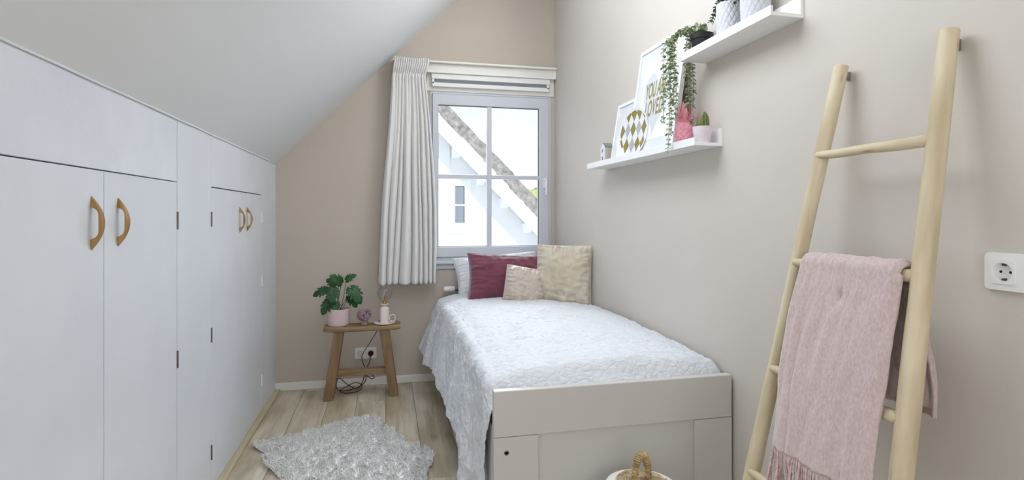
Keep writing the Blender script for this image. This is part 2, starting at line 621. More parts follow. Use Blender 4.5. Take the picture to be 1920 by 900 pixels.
# floor of separate planks
base = MB().box(XL - 0.1, XR + 0.1, YR - 0.1, YB + 0.2, -0.06, -0.012).build('floor', M['gap'])
struct(base)
PW = 0.187
x = XL + 0.012
col = 0
while x < XR - 0.01:
    w = min(PW, XR - x)
    y = YR - (0.0 if col == 0 else random.uniform(0.1, 1.1))
    while y < YB:
        y1 = min(y + 1.29, YB)
        y0 = max(y, YR)
        if y1 - y0 > 0.02:
            cx_, cy_ = x + w / 2, (y0 + y1) / 2
            g = 0.0008
            mb = MB()
            mb.v = []
            e_ = 0.0015
            hx, hy = w / 2 - g, (y1 - y0) / 2 - g
            mb.add([(-hx, -hy, -0.012), (hx, -hy, -0.012), (hx, hy, -0.012), (-hx, hy, -0.012),
                    (-hx, -hy, -e_), (hx, -hy, -e_), (hx, hy, -e_), (-hx, hy, -e_),
                    (-hx + e_, -hy + e_, 0), (hx - e_, -hy + e_, 0), (hx - e_, hy - e_, 0), (-hx + e_, hy - e_, 0)],
                   [(0, 3, 2, 1), (8, 9, 10, 11)] + [(i, (i + 1) % 4, 4 + (i + 1) % 4, 4 + i) for i in range(4)]
                   + [(4 + i, 4 + (i + 1) % 4, 8 + (i + 1) % 4, 8 + i) for i in range(4)])
            p = mb.build('plank', M['plank'], base, local=True)
            p.location = (cx_, cy_, 0)
        y += 1.29
    x += PW
    col += 1

# knee wall with built-in cupboards; carcass behind, faces flush at XL
DT = 0.02
Y1a, Y1b, Y1c = 1.199, 1.747, 2.295
Y2a, Y2b, Y2c = 2.707, 3.238, 3.721
DZ = 1.372
wl_ = struct(MB().box(XL - 0.12, XL - DT - 0.004, YR, YB, -0.02, KNEE + 0.0).build('wall_left', M['gap']))
b = MB()
b.box(XL - DT - 0.004, XL, YR, Y1a - 0.003, 0.0, KNEE)
b.build('panel', M['lacquer'], wl_)
MB().box(XL - DT - 0.004, XL, Y1c + 0.002, Y2a - 0.0015, 0.0, KNEE).build('panel', M['lacquer'], wl_)
MB().box(XL - DT - 0.004, XL, Y2a - 0.0005, Y2c + 0.0005, DZ + 0.0035, KNEE).build('panel', M['lacquer'], wl_)
MB().box(XL - DT - 0.004, XL, Y2c + 0.0015, YB, 0.0, KNEE).build('panel', M['lacquer'], wl_)
MB().box(XL - DT - 0.004, XL - 0.001, Y1a - 0.003, Y1c + 0.002, 0.0, 0.046).build('plinth', M['lacquer'], wl_)
MB().box(XL - DT - 0.004, XL - 0.001, Y2a - 0.0005, Y2c + 0.0005, 0.0, 0.046).build('plinth', M['lacquer'], wl_)

# uneven caulk bead where knee wall meets slope
bead = MB().tube([(XL + 0.004 + 0.0015 * nz(y * 3, 0.3), y, KNEE - 0.001 + 0.002 * nz(y * 5, 2)) for y in np.linspace(YR, YB - 0.01, 120)],
                 [0.0030 + 0.0020 * nz(i * 0.35, 5) for i in range(120)], seg=6).build('trim_1', M['ceiling'], smooth=True)
struct(bead)


def handle(y, z0, z1, toward, parent):
    """crescent wooden pull standing out from the door: arc bows into the room (+x)"""
    mb = MB()
    n = 24
    zc, hh = (z0 + z1) / 2, (z1 - z0) / 2
    dep = 0.029
    wid = 0.009
    outer, inner = [], []
    for i in range(n + 1):
        a = -1 + 2 * i / n
        outer.append((XL + dep * (1 - abs(a) ** 1.9) + 0.0004, zc + hh * a))
    m = 22
    for i in range(m + 1):
        a = -1 + 2 * i / m
        xx = XL + (dep - 0.0115) * (1 - abs(a) ** 5)
        inner.append((xx, zc + hh * 0.60 * a))
    poly = outer + inner[::-1]
    # strips between outer and inner curves
    vs, fs = [], []
    k = 40
    for i in range(k + 1):
        t_ = i / k
        a = -1 + 2 * t_
        o_ = (XL + dep * (1 - abs(a) ** 1.9), zc + hh * a)
        ai = max(-1, min(1, a / 0.60))
        if abs(a) < 0.60:
            i_ = (XL + (dep - 0.0085) * (1 - abs(ai) ** 6), zc + hh * a)
        else:
            i_ = (XL, zc + hh * a)
        wl2 = wid * (1 - abs(a) ** 3) + 0.0006
        for (px_, pz_) in (o_, i_):
            vs.append((px_, y - wl2, pz_))
            vs.append((px_, y + wl2, pz_))
    for i in range(k):
        q = i * 4
        fs += [(q, q + 4, q + 5, q + 1), (q + 2, q + 3, q + 7, q + 6), (q, q + 2, q + 6, q + 4), (q + 1, q + 5, q + 7, q + 3)]
    mb.add(vs, fs)
    return mb.build('handle', M['handle'], parent, bevel=0.0012)


def hinge(y, z0, z1, parent):
    return MB().tube([(XL + 0.001, y, z0), (XL + 0.001, y, z1)], 0.0045, seg=10).build('hinge', M['darkscrew'], parent, smooth=True)


def add_door(y0, y1, parent, hy, h):
    g = 0.0018
    d = MB().box(XL - DT, XL, y0 + g, y1 - g, 0.048, DZ - 0.002).build('door', M['lacquer'], parent, bevel=0.001)
    handle(hy, h[0], h[1], 1, d)
    return d


cb = thing('eaves_cupboard', 'wide white eaves cupboard nearest the camera with two large wooden crescent pulls', 'cupboard', (XL, Y1b, 0))
d = add_door(Y1a, Y1b, cb, 1.679, (1.153, 1.300))
d = add_door(Y1b, Y1c, cb, 1.828, (1.155, 1.300))
hinge(Y1c, 1.194, 1.260, d)
hinge(Y1c, 0.674, 0.738, d)
MB().box(XL - DT, XL, Y1a - 0.001, Y1c - 0.001, DZ + 0.0015, KNEE - 0.002).build('fascia_panel', M['lacquer_upper'], cb, bevel=0.0012)
cb = thing('eaves_cupboard', 'narrower white eaves cupboard beside the back wall with two close-set wooden pulls', 'cupboard', (XL, Y2b, 0))
d = add_door(Y2a, Y2b, cb, 3.194, (1.150, 1.291))
for z0 in (1.195, 0.676, 0.150):
    hinge(Y2a, z0, z0 + 0.066, d)
d = add_door(Y2b, Y2c, cb, 3.355, (1.154, 1.292))
for z0 in (1.195, 0.80, 0.176):
    MB().tube([(XL + 0.001, Y2c + 0.004, z0), (XL + 0.001, Y2c + 0.004, z0 + 0.066)], 0.0055, seg=10).build('hinge', M['white_plastic'], d, smooth=True)

# base strips and baseboards
st = MB().box(XL, XL + 0.034, YR, YB, 0.0, 0.016).build('baseboard_left', M['strip'], bevel=0.003)
struct(st)
bb = MB().box(XL, 0.362, YB - 0.014, YB, 0.0, 0.056)
bb = bb.build('baseboard_back', M['trim'], bevel=0.004)
struct(bb)
bb = MB().box(XR - 0.012, XR, YR, 1.5, 0.0, 0.056).build('baseboard_right', M['trim'], bevel=0.004)
struct(bb)

# ------------------------------------------------------------------ window
win = bpy.data.objects.new('window_1', None)
COL.objects.link(win)
win.location = ((WX0 + WX1) / 2, YB, WZ0)
struct(win)
GX0, GX1, GZ0, GZ1 = 0.378, 1.166, 1.004, 2.078
MX0, MX1, MZ0, MZ1 = 0.752, 0.788, 1.522, 1.553
b = MB()                                      # fixed frame
b.box(WX0, GX0 - 0.045, YB - 0.004, YB + 0.07, WZ0, WZ1)
b.box(GX1 + 0.078, WX1, YB - 0.004, YB + 0.07, WZ0, WZ1)
b.box(GX0 - 0.045, GX1 + 0.078, YB - 0.004, YB + 0.07, WZ0, 0.925)
b.box(GX0 - 0.045, GX1 + 0.078, YB - 0.004, YB + 0.07, 2.160, WZ1)
b.build('window_frame', M['pvc'], win, bevel=0.003)
b = MB()                                      # opening sash
sx0, sx1, sz0, sz1 = GX0 - 0.043, GX1 + 0.076, 0.928, 2.157
ya, yb = YB - 0.018, YB + 0.05
def ring(b, x0, x1, z0, z1, X0, X1, Z0, Z1, y0, y1):
    b.add([(X0, y0, Z0), (X1, y0, Z0), (X1, y0, Z1), (X0, y0, Z1), (x0, y0, z0), (x1, y0, z0), (x1, y0, z1), (x0, y0, z1),
           (X0, y1, Z0), (X1, y1, Z0), (X1, y1, Z1), (X0, y1, Z1), (x0, y1, z0), (x1, y1, z0), (x1, y1, z1), (x0, y1, z1)],
          [(i, (i + 1) % 4, 4 + (i + 1) % 4, 4 + i) for i in range(4)]
          + [(8 + i, 12 + i, 12 + (i + 1) % 4, 8 + (i + 1) % 4) for i in range(4)]
          + [(i, 8 + i, 8 + (i + 1) % 4, (i + 1) % 4) for i in range(4)]
          + [(4 + i, 4 + (i + 1) % 4, 12 + (i + 1) % 4, 12 + i) for i in range(4)])
ring(b, GX0, GX1, GZ0, GZ1, sx0, sx1, sz0, sz1, ya, yb)
sash = b.build('sash', M['pvc'], win, bevel=0.004)
MB().box(MX0, MX1, ya + 0.008, yb - 0.004, GZ0 - 0.001, GZ1 + 0.001).build('glazing_bar', M['pvc'], sash, bevel=0.004)
MB().box(GX0 - 0.001, GX1 + 0.001, ya + 0.010, yb - 0.006, MZ0, MZ1).build('glazing_bar', M['pvc'], sash, bevel=0.004)
b = MB()
ring(b, GX0 + 0.004, GX1 - 0.004, GZ0 + 0.004, GZ1 - 0.004, GX0 - 0.002, GX1 + 0.002, GZ0 - 0.002, GZ1 + 0.002, ya + 0.022, ya + 0.034)
b.build('gasket', M['gap'], sash)
for (x0, x1) in ((GX0, MX0), (MX1, GX1)):
    for (z0, z1) in ((GZ0, MZ0), (MZ1, GZ1)):
        MB().box(x0 + 0.001, x1 - 0.001, ya + 0.030, ya + 0.034, z0 + 0.001, z1 - 0.001).build('pane', M['glass'], sash)
b = MB()                                      # handle: rose, neck, lever down
b.box(1.196, 1.222, ya - 0.008, ya + 0.002, 1.455, 1.535)
b.tube([(1.209, ya - 0.004, 1.515), (1.209, ya - 0.04, 1.515)], 0.009, seg=12)
b.tube([(1.209, ya - 0.04, 1.522), (1.209, ya - 0.043, 1.49), (1.209, ya - 0.045, 1.40)], [0.0105, 0.0095, 0.008], seg=12)
b.build('handle', M['white_plastic'], sash, smooth=True)
# sill and apron below, head boards above
b = MB()
b.box(0.27, 1.28, YB - 0.035, YB + 0.01, 0.876, 0.899)
b.build('window_sill', M['pvc'], win, bevel=0.005)
MB().box(0.285, 1.27, YB - 0.012, YB + 0.005, 0.838, 0.8755).build('apron', M['pvc'], win, bevel=0.003)
MB().box(0.29, 1.285, YB - 0.010, YB + 0.005, 2.178, 2.395).build('head_board', M['trim'], win, bevel=0.002)

# curtain rail: ledge with moulding below
cr_ = thing('curtain_rail', 'white curtain rail and ledge above the window, reaching the right wall', 'curtain rail', (0.7, YB - 0.01, 2.38))
MB().box(0.045, 1.293, YB - 0.075, YB - 0.011, 2.376, 2.390).build('ledge', M['trim'], cr_, bevel=0.002)
MB().box(0.06, 1.268, YB - 0.040, YB - 0.011, 2.322, 2.375).build('fascia', M['trim'], cr_, bevel=0.001)
MB().box(0.06, 1.288, YB - 0.062, YB - 0.011, 2.303, 2.3215).build('track', M['white_plastic'], cr_, bevel=0.003)
MB().box(1.268, 1.292, YB - 0.05, YB - 0.0105, 2.3225, 2.3755).build('end_bracket', M['white_plastic'], cr_, bevel=0.001)

# pleated blind pulled all the way up
bl = thing('pleated_blind', 'narrow raised blind with a grey pleated strip between two white bars over the window', 'blind', (0.78, YB - 0.012, 2.22))
MB().box(0.325, 1.243, YB - 0.045, YB - 0.0105, 2.262, 2.3025).build('head_rail', M['white_plastic'], bl, bevel=0.003)
b = MB()
for i in range(5):
    z = 2.2365 + i * 0.0052
    b.prism([(YB - 0.012, z), (YB - 0.0385, z), (YB - 0.0425, z + 0.0024), (YB - 0.0385, z + 0.0048), (YB - 0.012, z + 0.0048)], 'x', 0.349, 1.218)
b.build('pleated_fabric', M['greybl'], bl)
MB().box(0.33, 1.238, YB - 0.044, YB - 0.0105, 2.206, 2.236).build('bottom_bar', M['white_plastic'], bl, bevel=0.003)
for xx in (0.338, 1.229):
    MB().box(xx - 0.009, xx + 0.009, YB - 0.042, YB - 0.0105, 2.2365, 2.2615).build('bracket', M['white_plastic'], bl, bevel=0.002)
    MB().tube([(xx, YB - 0.043, 2.232), (xx, YB - 0.048, 2.232)], 0.0045, seg=12).build('cord_guide', M['black'], bl)

# housing added behind the wall fill light (above the frame)
cl_ = thing('fill_light_housing', 'long white housing added for the unseen fill light high above the upper picture ledge, out of the frame', 'lamp', (1.29, 2.60, 2.90))
MB().prism([(1.292, 2.83), (1.23, 2.83), (1.203, 2.86), (1.262, 3.04), (1.292, 3.04)], 'y', 1.97, 3.23).build('housing', M['white_plastic'], cl_, bevel=0.004)
# ------------------------------------------------------------------ curtain
def curtain():
    root = thing('curtain', 'light grey pencil-pleat curtain drawn to the left of the window', 'curtain', (0.16, 4.07, 0.73))
    zt, zh, zb = 2.385, 2.245, 0.752
    YC = 4.055
    folds_x = [0.00, 0.09, 0.20, 0.29, 0.40, 0.53, 0.64, 0.74, 0.86, 1.0]

    def fn(u, v):
        z = zt + (zb - zt) * v
        h = ss(zt - 0.10, zt - 0.13, z)          # 0 in the header, 1 below
        low = ss(2.24, 1.2, z)
        xl = interp([0.745, 1.3, 1.9, 2.25, 2.36], [-0.062, -0.030, 0.018, 0.040, 0.056], z)
        xr = interp([0.745, 1.0, 1.3, 1.9, 2.25, 2.352], [0.360, 0.360, 0.352, 0.310, 0.275, 0.305], z)
        uu = u + 0.012 * math.sin(u * 23 + z * 1.4) * low
        xx = xl + (xr - xl) * u + 0.006 * math.sin(z * 3 + u * 9) * low
        gather = 0.0075 * math.sin(u * 2 * PI * 16) * (1 - h) + 0.004 * math.sin(u * 2 * PI * 16)* math.exp(-((z - 2.24) / 0.05) ** 2)
        # broad uneven folds growing downwards
        ed = [0.0, 0.15, 0.27, 0.33, 0.56, 0.68, 0.74, 0.88, 0.93, 1.0]
        ed = [q + 0.02 * math.sin(i * 2.3 + z * 1.1) * (0 < i < 9) for i, q in enumerate(ed)]
        k_ = 0
        while k_ < 8 and u > ed[k_ + 1]:
            k_ += 1
        tt = min(1, max(0, (u - ed[k_]) / (ed[k_ + 1] - ed[k_])))
        ph = tt * 2 * PI
        lob = math.sin(PI * tt) ** 0.65
        amp_k = (1.0, 0.75, 0.55, 1.15, 0.9, 0.6, 1.1, 0.7, 1.0)[k_]
        w = (lob - 0.55) * amp_k
        fold = (0.012 + 0.068 * low) * w * h
        fine = 0.007 * math.sin(2 * PI * 10.5 * uu + 1.3 * math.sin(z * 2.2)) * h * (1 - 0.85 * low)
        pinch = 0.018 * math.exp(-((z - (zt - 0.108)) / 0.016) ** 2)
        return (xx, YC - gather - fold - fine + pinch - 0.004 * nz(u * 9, z * 2.2, 3), z + (0.005 * math.sin(u * 2 * PI * 15) if v < 0.02 else 0) - (0.006 * lob + 0.004 * nz(u * 5, 1)) * ss(0.95, 1.0, v))
    o = MB().grid(fn, 240, 110).build('fabric', M['curtain'], root, smooth=True, angle=180)
    s = o.modifiers.new('solid', 'SOLIDIFY')
    s.thickness = 0.003
    return root


curtain()

# ------------------------------------------------------------------ things outside the window
HY = 12.0


TX, TZ = 1.27, 3.509
root = thing('neighbour_house', 'white gabled house with a thick grey thatched roof seen through the window', 'house', (-3.2, HY + 3.5, -3.0))
s_ = 1.015
XRG = -3.2                                    # ridge


def zt_(x, d=0.0):                            # top surface of the thatch at x, lowered by d
    return TZ - s_ * (x - TX) - d


xe = 5.2
b = MB()
TH = 0.39
# thatch slab right and left of the ridge, ragged at the verge
def thatch(sign):
    def fn(u, v):
        # v : 0..1 round the section (top, then underside); u along the slope
        x = XRG + (xe - XRG) * u
        return x
    mb = MB()
    nu, ny = 150, 14
    def top_pt(u, w):
        x = XRG + (xe - XRG) * u
        y = HY - 0.5 + 7 * w
        n_ = 0.05 * nz(x * 2.2, y * 2.2, 1) + 0.03 * nz(x * 7, y * 7, 4)
        X = x if sign > 0 else 2 * XRG - x
        return (X, y + (0.04 * nz(x * 6, 0.5) if w == 0 else 0), zt_(x) + n_)
    def bot_pt(u, w):
        x = XRG + (xe - XRG) * u
        y = HY - 0.5 + 7 * w
        X = x if sign > 0 else 2 * XRG - x
        return (X, y, zt_(x, TH))
    mb.grid(top_pt, nu, ny)
    mb.grid(bot_pt, nu, 2)
    def verge(u, w):
        a = Vector(top_pt(u, 0)); c = Vector(bot_pt(u, 0))
        x = XRG + (xe - XRG) * u
        p = a.lerp(c, w)
        p.y += 0.035 * nz(x * 5, w * 3, 8) if 0 < w < 1 else 0
        return tuple(p)
    mb.grid(verge, nu, 5)
    def eave(u, w):
        a = Vector(top_pt(1, u)); c = Vector(bot_pt(1, u))
        return tuple(a.lerp(c, w))
    mb.grid(eave, ny, 3)
    return mb
thatch(1).build('thatched_roof', M['thatch'], root, smooth=True)
thatch(-1).build('thatched_roof', M['thatch'], root, smooth=True)
# bargeboard below the thatch
for sg in (1, -1):
    def mx(x):
        return x if sg > 0 else 2 * XRG - x
    poly = [(mx(XRG), zt_(XRG, TH - 0.03)), (mx(xe), zt_(xe, TH - 0.03)), (mx(xe), zt_(xe, TH + 0.38)), (mx(XRG), zt_(XRG, TH + 0.38))]
    MB().prism(poly, 'y', HY - 0.5, HY - 0.44).build('bargeboard', M['outwhite'], root)
    poly = [(mx(XRG), zt_(XRG, TH)), (mx(xe), zt_(xe, TH)), (mx(xe), zt_(xe, TH + 0.06)), (mx(XRG), zt_(XRG, TH + 0.06))]
    MB().prism(poly, 'y', HY - 0.44, HY - 0.001).build('soffit', M['outsoffit'], root)
# gable wall, with a shallow pilaster step as in the photo
gx1 = 4.6
b = MB()
b.prism([(2 * XRG - gx1, -3), (gx1, -3), (gx1, zt_(gx1, TH + 0.06)), (XRG, zt_(XRG, TH + 0.06)), (2 * XRG - gx1, zt_(gx1, TH + 0.06))], 'y', HY, HY + 0.2)
b.build('gable_wall', M['outwhite'], root)
MB().box(gx1 - 0.2, gx1, HY + 0.2, HY + 6, -3, zt_(gx1, TH + 0.06)).build('side_wall', M['outwhite'], root)
b = MB()
b.prism([(XRG - 0.1, -3), (1.33, -3), (1.33, zt_(1.33, TH + 0.30)), (XRG - 0.1, zt_(-3.3, TH + 0.30))], 'y', HY - 0.05, HY - 0.001)
b.build('wall_step', M['outwhite'], root)
# bracket ends under the verge
for (bx, bz) in ((1.46, 2.68), (1.99, 2.10), (2.52, 1.60), (3.04, 1.05)):
    MB().prism([(HY - 0.44, bz), (HY - 0.001, bz), (HY - 0.001, bz - 0.22), (HY - 0.15, bz - 0.20), (HY - 0.38, bz - 0.08)], 'x', bx - 0.09, bx + 0.09).build('bracket', M['outwhite'], root)
# the little gable window
wx0, wx1, wz0, wz1 = 1.336, 1.793, 0.925, 2.00
wf = MB()
ring(wf, wx0 + 0.11, wx1 - 0.13, wz0 + 0.14, wz1 - 0.13, wx0, wx1, wz0, wz1, HY - 0.06, HY + 0.005)
wfo = wf.build('window', M['outwhite'], root)
MB().box(wx0 + 0.11, wx1 - 0.13, HY - 0.022, HY - 0.012, wz0 + 0.14, wz1 - 0.13).build('pane', M['winglass_dark'], wfo)
MB().box(wx0 + 0.11, wx1 - 0.13, HY - 0.05, HY - 0.023, 1.435, 1.47).build('glazing_bar', M['outwhite'], wfo)
MB().box(wx0 - 0.01, wx1 + 0.02, HY - 0.10, HY - 0.051, 0.84, 0.89).build('window_ledge', M['outwhite'], wfo)
struct(MB().box(-60, 90, YB + 0.5, 160, -3.2, -3.0).build('ground', M['grass']))


def blob_tree(x, y, h, r, label):
    t_ = thing('tree', label, 'tree', (x, y, -3.0))
    mb = MB()
    rnd = random.Random(int(x * 7))
    for k in range(260):
        a, el = rnd.uniform(0, 2 * PI), rnd.uniform(-0.9, 1.4)
        rr = r * rnd.uniform(0.55, 1.0)
        c = Vector((x + rr * math.cos(a) * math.cos(el), y + rr * math.sin(a) * math.cos(el), -3 + h - r + rr * math.sin(el)))
        q = rnd.uniform(0.25, 0.5)
        n1 = Vector((rnd.uniform(-1, 1), rnd.uniform(-1, 1), rnd.uniform(-1, 1))).normalized()
        n2 = n1.orthogonal().normalized()
        n3 = n1.cross(n2)
        mb.add([c + n2 * q, c + n3 * q, c - n2 * q, c - n3 * q, c + n1 * q * 0.7, c - n1 * q * 0.7],
               [(0, 1, 4), (1, 2, 4), (2, 3, 4), (3, 0, 4), (1, 0, 5), (2, 1, 5), (3, 2, 5), (0, 3, 5)])
    o = mb.build('foliage', M['foliage_far'], t_)
    o['kind'] = 'stuff'
    MB().tube([(x, y, -3), (x, y, -3 + h - r)], 0.2, seg=8).build('trunk', M['stem'], t_)


blob_tree(9.9, 38, 6.1, 2.4, 'pale sunlit tree beyond the thatched roof')
blob_tree(15.6, 43, 6.5, 2.6, 'further pale tree, right of the one beyond the thatched roof')

# ------------------------------------------------------------------ bed
bed = thing('bed', 'white wooden single bed with a panelled footboard against the right wall', 'bed', (0.82, 3.0, 0))
FX0, FX1, FY, FZ = 0.360, 1.284, 1.8625, 0.639
MB().box(FX0, FX1, FY, FY + 0.032, 0.4785, FZ).build('footboard_rail', M['bedwhite'], bed, bevel=0.0035)
MB().box(FX0, 0.519, FY + 0.0005, FY + 0.032, 0.0, 0.4775).build('footboard_stile', M['bedwhite'], bed, bevel=0.0015)
MB().box(1.126, FX1, FY + 0.0005, FY + 0.032, 0.0, 0.4775).build('footboard_stile', M['bedwhite'], bed, bevel=0.0015)
MB().box(0.519, 1.126, FY + 0.010, FY + 0.026, 0.06, 0.478).build('footboard_panel', M['bedwhite'], bed, bevel=0.0005)
b = MB()
b.lathe([(0.0085, 0.0), (0.0085, 0.002), (0.0055, 0.003), (0.004, 0.0), (0.0, 0.0)], mtx=Matrix.Translation((0.404, FY + 0.0005, 0.425)) @ Matrix.Rotation(R(90), 4, 'X'), seg=20)
b.build('bolt', M['darkscrew'], bed, smooth=True)
MB().box(0.362, 0.382, FY + 0.033, 4.018, 0.03, 0.50).build('side_rail', M['bedwhite'], bed, bevel=0.003)
MB().box(1.262, 1.282, FY + 0.033, 4.018, 0.03, 0.50).build('side_rail', M['bedwhite'], bed, bevel=0.003)
MB().box(0.352, 1.284, 4.02, 4.052, 0.0, 0.592).build('headboard', M['bedwhite'], bed, bevel=0.003)
b = MB()
for i in range(12):
    y = 2.0 + i * 0.165
    b.box(0.384, 1.26, y, y + 0.07, 0.30, 0.318)
o = b.build('slat', M['strip'], bed)
o['kind'] = 'stuff'
ms = MB().box(0.39, 1.256, FY + 0.05, 4.0, 0.32, 0.56).build('mattress', M['linen'], bevel=0.03, seg=4)
recentre(ms)
tag(ms, 'white mattress on the bed frame under the quilted bedspread', 'mattress')


def bedspread():
    """cloth over the bed: cross-section from the wall, over the top, down the open side.  a: across, v: along from foot to head"""
    Y0, Y1 = 1.898, 4.012
    WT = 0.86                                  # width of the top part of the section
    nu, nv = 330, 430

    def hang(y):                               # length of cloth hanging over the open side
        return interp([1.9, 2.15, 2.31, 2.44, 3.13, 3.6, 4.0], [0.66, 0.64, 0.56, 0.50, 0.42, 0.42, 0.44], y)

    def flare(y):
        return interp([1.9, 2.1, 2.4, 3.0, 3.6, 4.0], [0.0, 0.022, 0.048, 0.072, 0.10, 0.150], y)

    def fn(a, v):
        y = Y0 + (Y1 - Y0) * v
        # foot end drops down between mattress and footboard
        ztop = 0.672 + 0.022 * math.sin(PI * min(1, max(0, (y - 1.9) / 2.1)))
        foot = 1 - ss(1.898, 1.985, y)
        ztop -= 0.075 * foot ** 1.5
        ztop -= 0.014 * ss(2.8, 3.6, y)
        H = hang(y) + 0.022 * math.sin(y * 9.0) + 0.02 * nz(y * 4, 3)
        F = flare(y)
        top_len, total = WT, WT + H
        d = a * total
        if d < 0.05:                           # edge against the wall turns down a little
            x = 1.281
            z = ztop - 0.035 + d * 0.5 + 0.004 * nz(y * 8, 2)
            nx, nz_ = 0.4, 0.6
            if d > 0.02:
                x = 1.281 - (d - 0.02) * 0.7
                z = ztop - 0.025 + (d - 0.02) * 0.75 + 0.004 * nz(y * 8, 2)
        elif d < top_len:
            t_ = (d - 0.05) / (top_len - 0.05)
            x = 1.26 - t_ * (1.26 - 0.40)
            z = ztop + 0.026 * math.sin(PI * t_) ** 0.8 - 0.008 * (1 - t_) ** 6
            rr = ss(0.90, 1.0, t_)
            z -= 0.012 * rr
            nx, nz_ = -rr * 0.6, 1 - 0.3 * rr
        else:
            h = (d - top_len)
            q = h / max(H, 1e-3)
            rad = 0.07
            if h < rad:
                ang = h / rad * (PI / 2) * 0.82
                x = 0.40 - math.sin(ang) * rad * 0.75
                z = ztop - 0.012 - (1 - math.cos(ang)) * rad * 0.85
            else:
                h2 = h - rad
                ang = PI / 2 * 0.82
                x = 0.40 - math.sin(ang) * rad * 0.75
                z = ztop - 0.012 - (1 - math.cos(ang)) * rad * 0.85
                slope = F / max(H, 0.1)
                x -= slope * h2
                z -= h2 * math.sqrt(max(0.05, 1 - slope * slope))
            y += 0.11 * q * ss(2.25, 1.9, y) if y < 2.25 else 0
            # folds of the hanging side
            amp = 0.011 * ss(0.05, 0.8, q) * (1 + 0.9 * ss(2.5, 1.95, y))
            x += amp * (math.sin(y * 13 + 1.2 * math.sin(y * 5) + q * 0.8) + 0.5 * math.sin(y * 31 + 2 * q))
            y += 0.018 * q * math.sin(z * 14 + y * 4)
            nx, nz_ = -1, 0.1
        # crinkles
        fade = 1.0 if d < top_len else 0.55
        wx, wy = x + 0.012 * nz(x * 14, y * 14, 3), y + 0.012 * nz(x * 14, y * 14, 8)
        c = fade * 0.0075 * (0.35 - abs(nz(wx * 30 + wy * 8, wy * 42 - wx * 6, z * 34))) * 1.3 + 0.0035 * nz(x * 9 + 3, y * 20, z * 12) + 0.005 * nz(x * 4, y * 7, 9)
        c += 0.0035 * (1 - abs(nz(x * 7 + y * 3, y * 24, z * 14)) * 4) * ss(0.5, 1.0, 1 - abs(nz(x * 3, y * 3, 5)))* 0.6
        if d > top_len:
            c *= 1.3
            c += 0.012 * nz(y * 11 + z * 3, z * 4, 2) + 0.006 * nz(y * 26, z * 14, 7)
        z += 0.024 * math.exp(-((y - 1.925) / 0.025) ** 2 - (d / 0.07) ** 2)
        x += nx * c
        z += nz_ * c
        x = min(x, 1.284)
        # foot end wraps down at the corner
        z = max(z, 0.012)
        return (x, y, z)
    mb = MB()
    mb.grid(fn, nu, nv)
    # the turned-down foot end, tucked behind the footboard
    o = mb.build('bedspread', M['quilt'], smooth=True, angle=180)
    recentre(o)
    tag(o, 'white crinkled quilted bedspread hanging unevenly over the open side of the bed', 'bedspread')
    return o


bs = bedspread()
sdf = bs.modifiers.new('solid', 'SOLIDIFY')
sdf.thickness = 0.006
sdf.offset = -1


# ------------------------------------------------------------------ pillows
def pillow(name, w, h, t, m, label, loc, rot, seed=0, pinch=0.10, wr=0.006, n=70, cat='pillow', group=None, puff=0.5):
    mb = MB()

    def side(sg):
        def fn(u, v):
            a, c = 2 * u - 1, 2 * v - 1
            ea = 1 - pinch * (1 - abs(c) ** 2.0) * abs(a) ** 3 * 0.6
            ec = 1 - pinch * (1 - abs(a) ** 2.0) * abs(c) ** 3 * 0.6
            x = a * ea * w / 2
            y = c * ec * h / 2
            f = (max(0, 1 - abs(a) ** 2.4) * max(0, 1 - abs(c) ** 2.4)) ** puff
            z = t / 2 * f
            edge = min(1 - abs(a), 1 - abs(c))
            k = ss(0, 0.12, edge)
            # gathers radiating from seams
            z += wr * k * (nz(a * 3 + seed, c * 3, sg) + 0.6 * nz(a * 7 + seed, c * 7, sg + 3)) * (0.5 + 0.6 * (1 - f))
            z += wr * 2.2 * k * (0.12 - abs(nz(a * 1.6 + c * 0.9 + seed, c * 3.2 - a, 2))) * (1.25 - f)
            z += wr * 1.5 * k * nz(a * 9 + seed, seed, c * 1.2) * ss(0.5, 0.95, abs(c))
            z += wr * 1.5 * k * nz(seed, c * 9, a * 1.2) * ss(0.5, 0.95, abs(a))
            return (x, sg * -z, y + h / 2)
        return fn
    mb.grid(side(1), n, n)
    mb.grid(side(-1), n, n)
    o = mb.build(name, m, smooth=True, angle=180)
    o.location = loc
    o.rotation_euler = rot
    tag(o, label, cat, group)
    # piping round the seam
    pts = []
    k = 40
    for i in range(4 * k + 1):
        q, r_ = divmod(i % (4 * k), k)
        s0 = -1 + 2 * r_ / k
        a, c = [(s0, -1), (1, s0), (-s0, 1), (-1, -s0)][q]
        ea = 1 - pinch * (1 - abs(c) ** 2.0) * abs(a) ** 3 * 0.6
        ec = 1 - pinch * (1 - abs(a) ** 2.0) * abs(c) ** 3 * 0.6
        pts.append((a * ea * w / 2, 0, c * ec * h / 2 + h / 2))
    MB().tube(pts, 0.0022, seg=6, caps=False).build('seam', m, o, local=True, smooth=True)
    return o


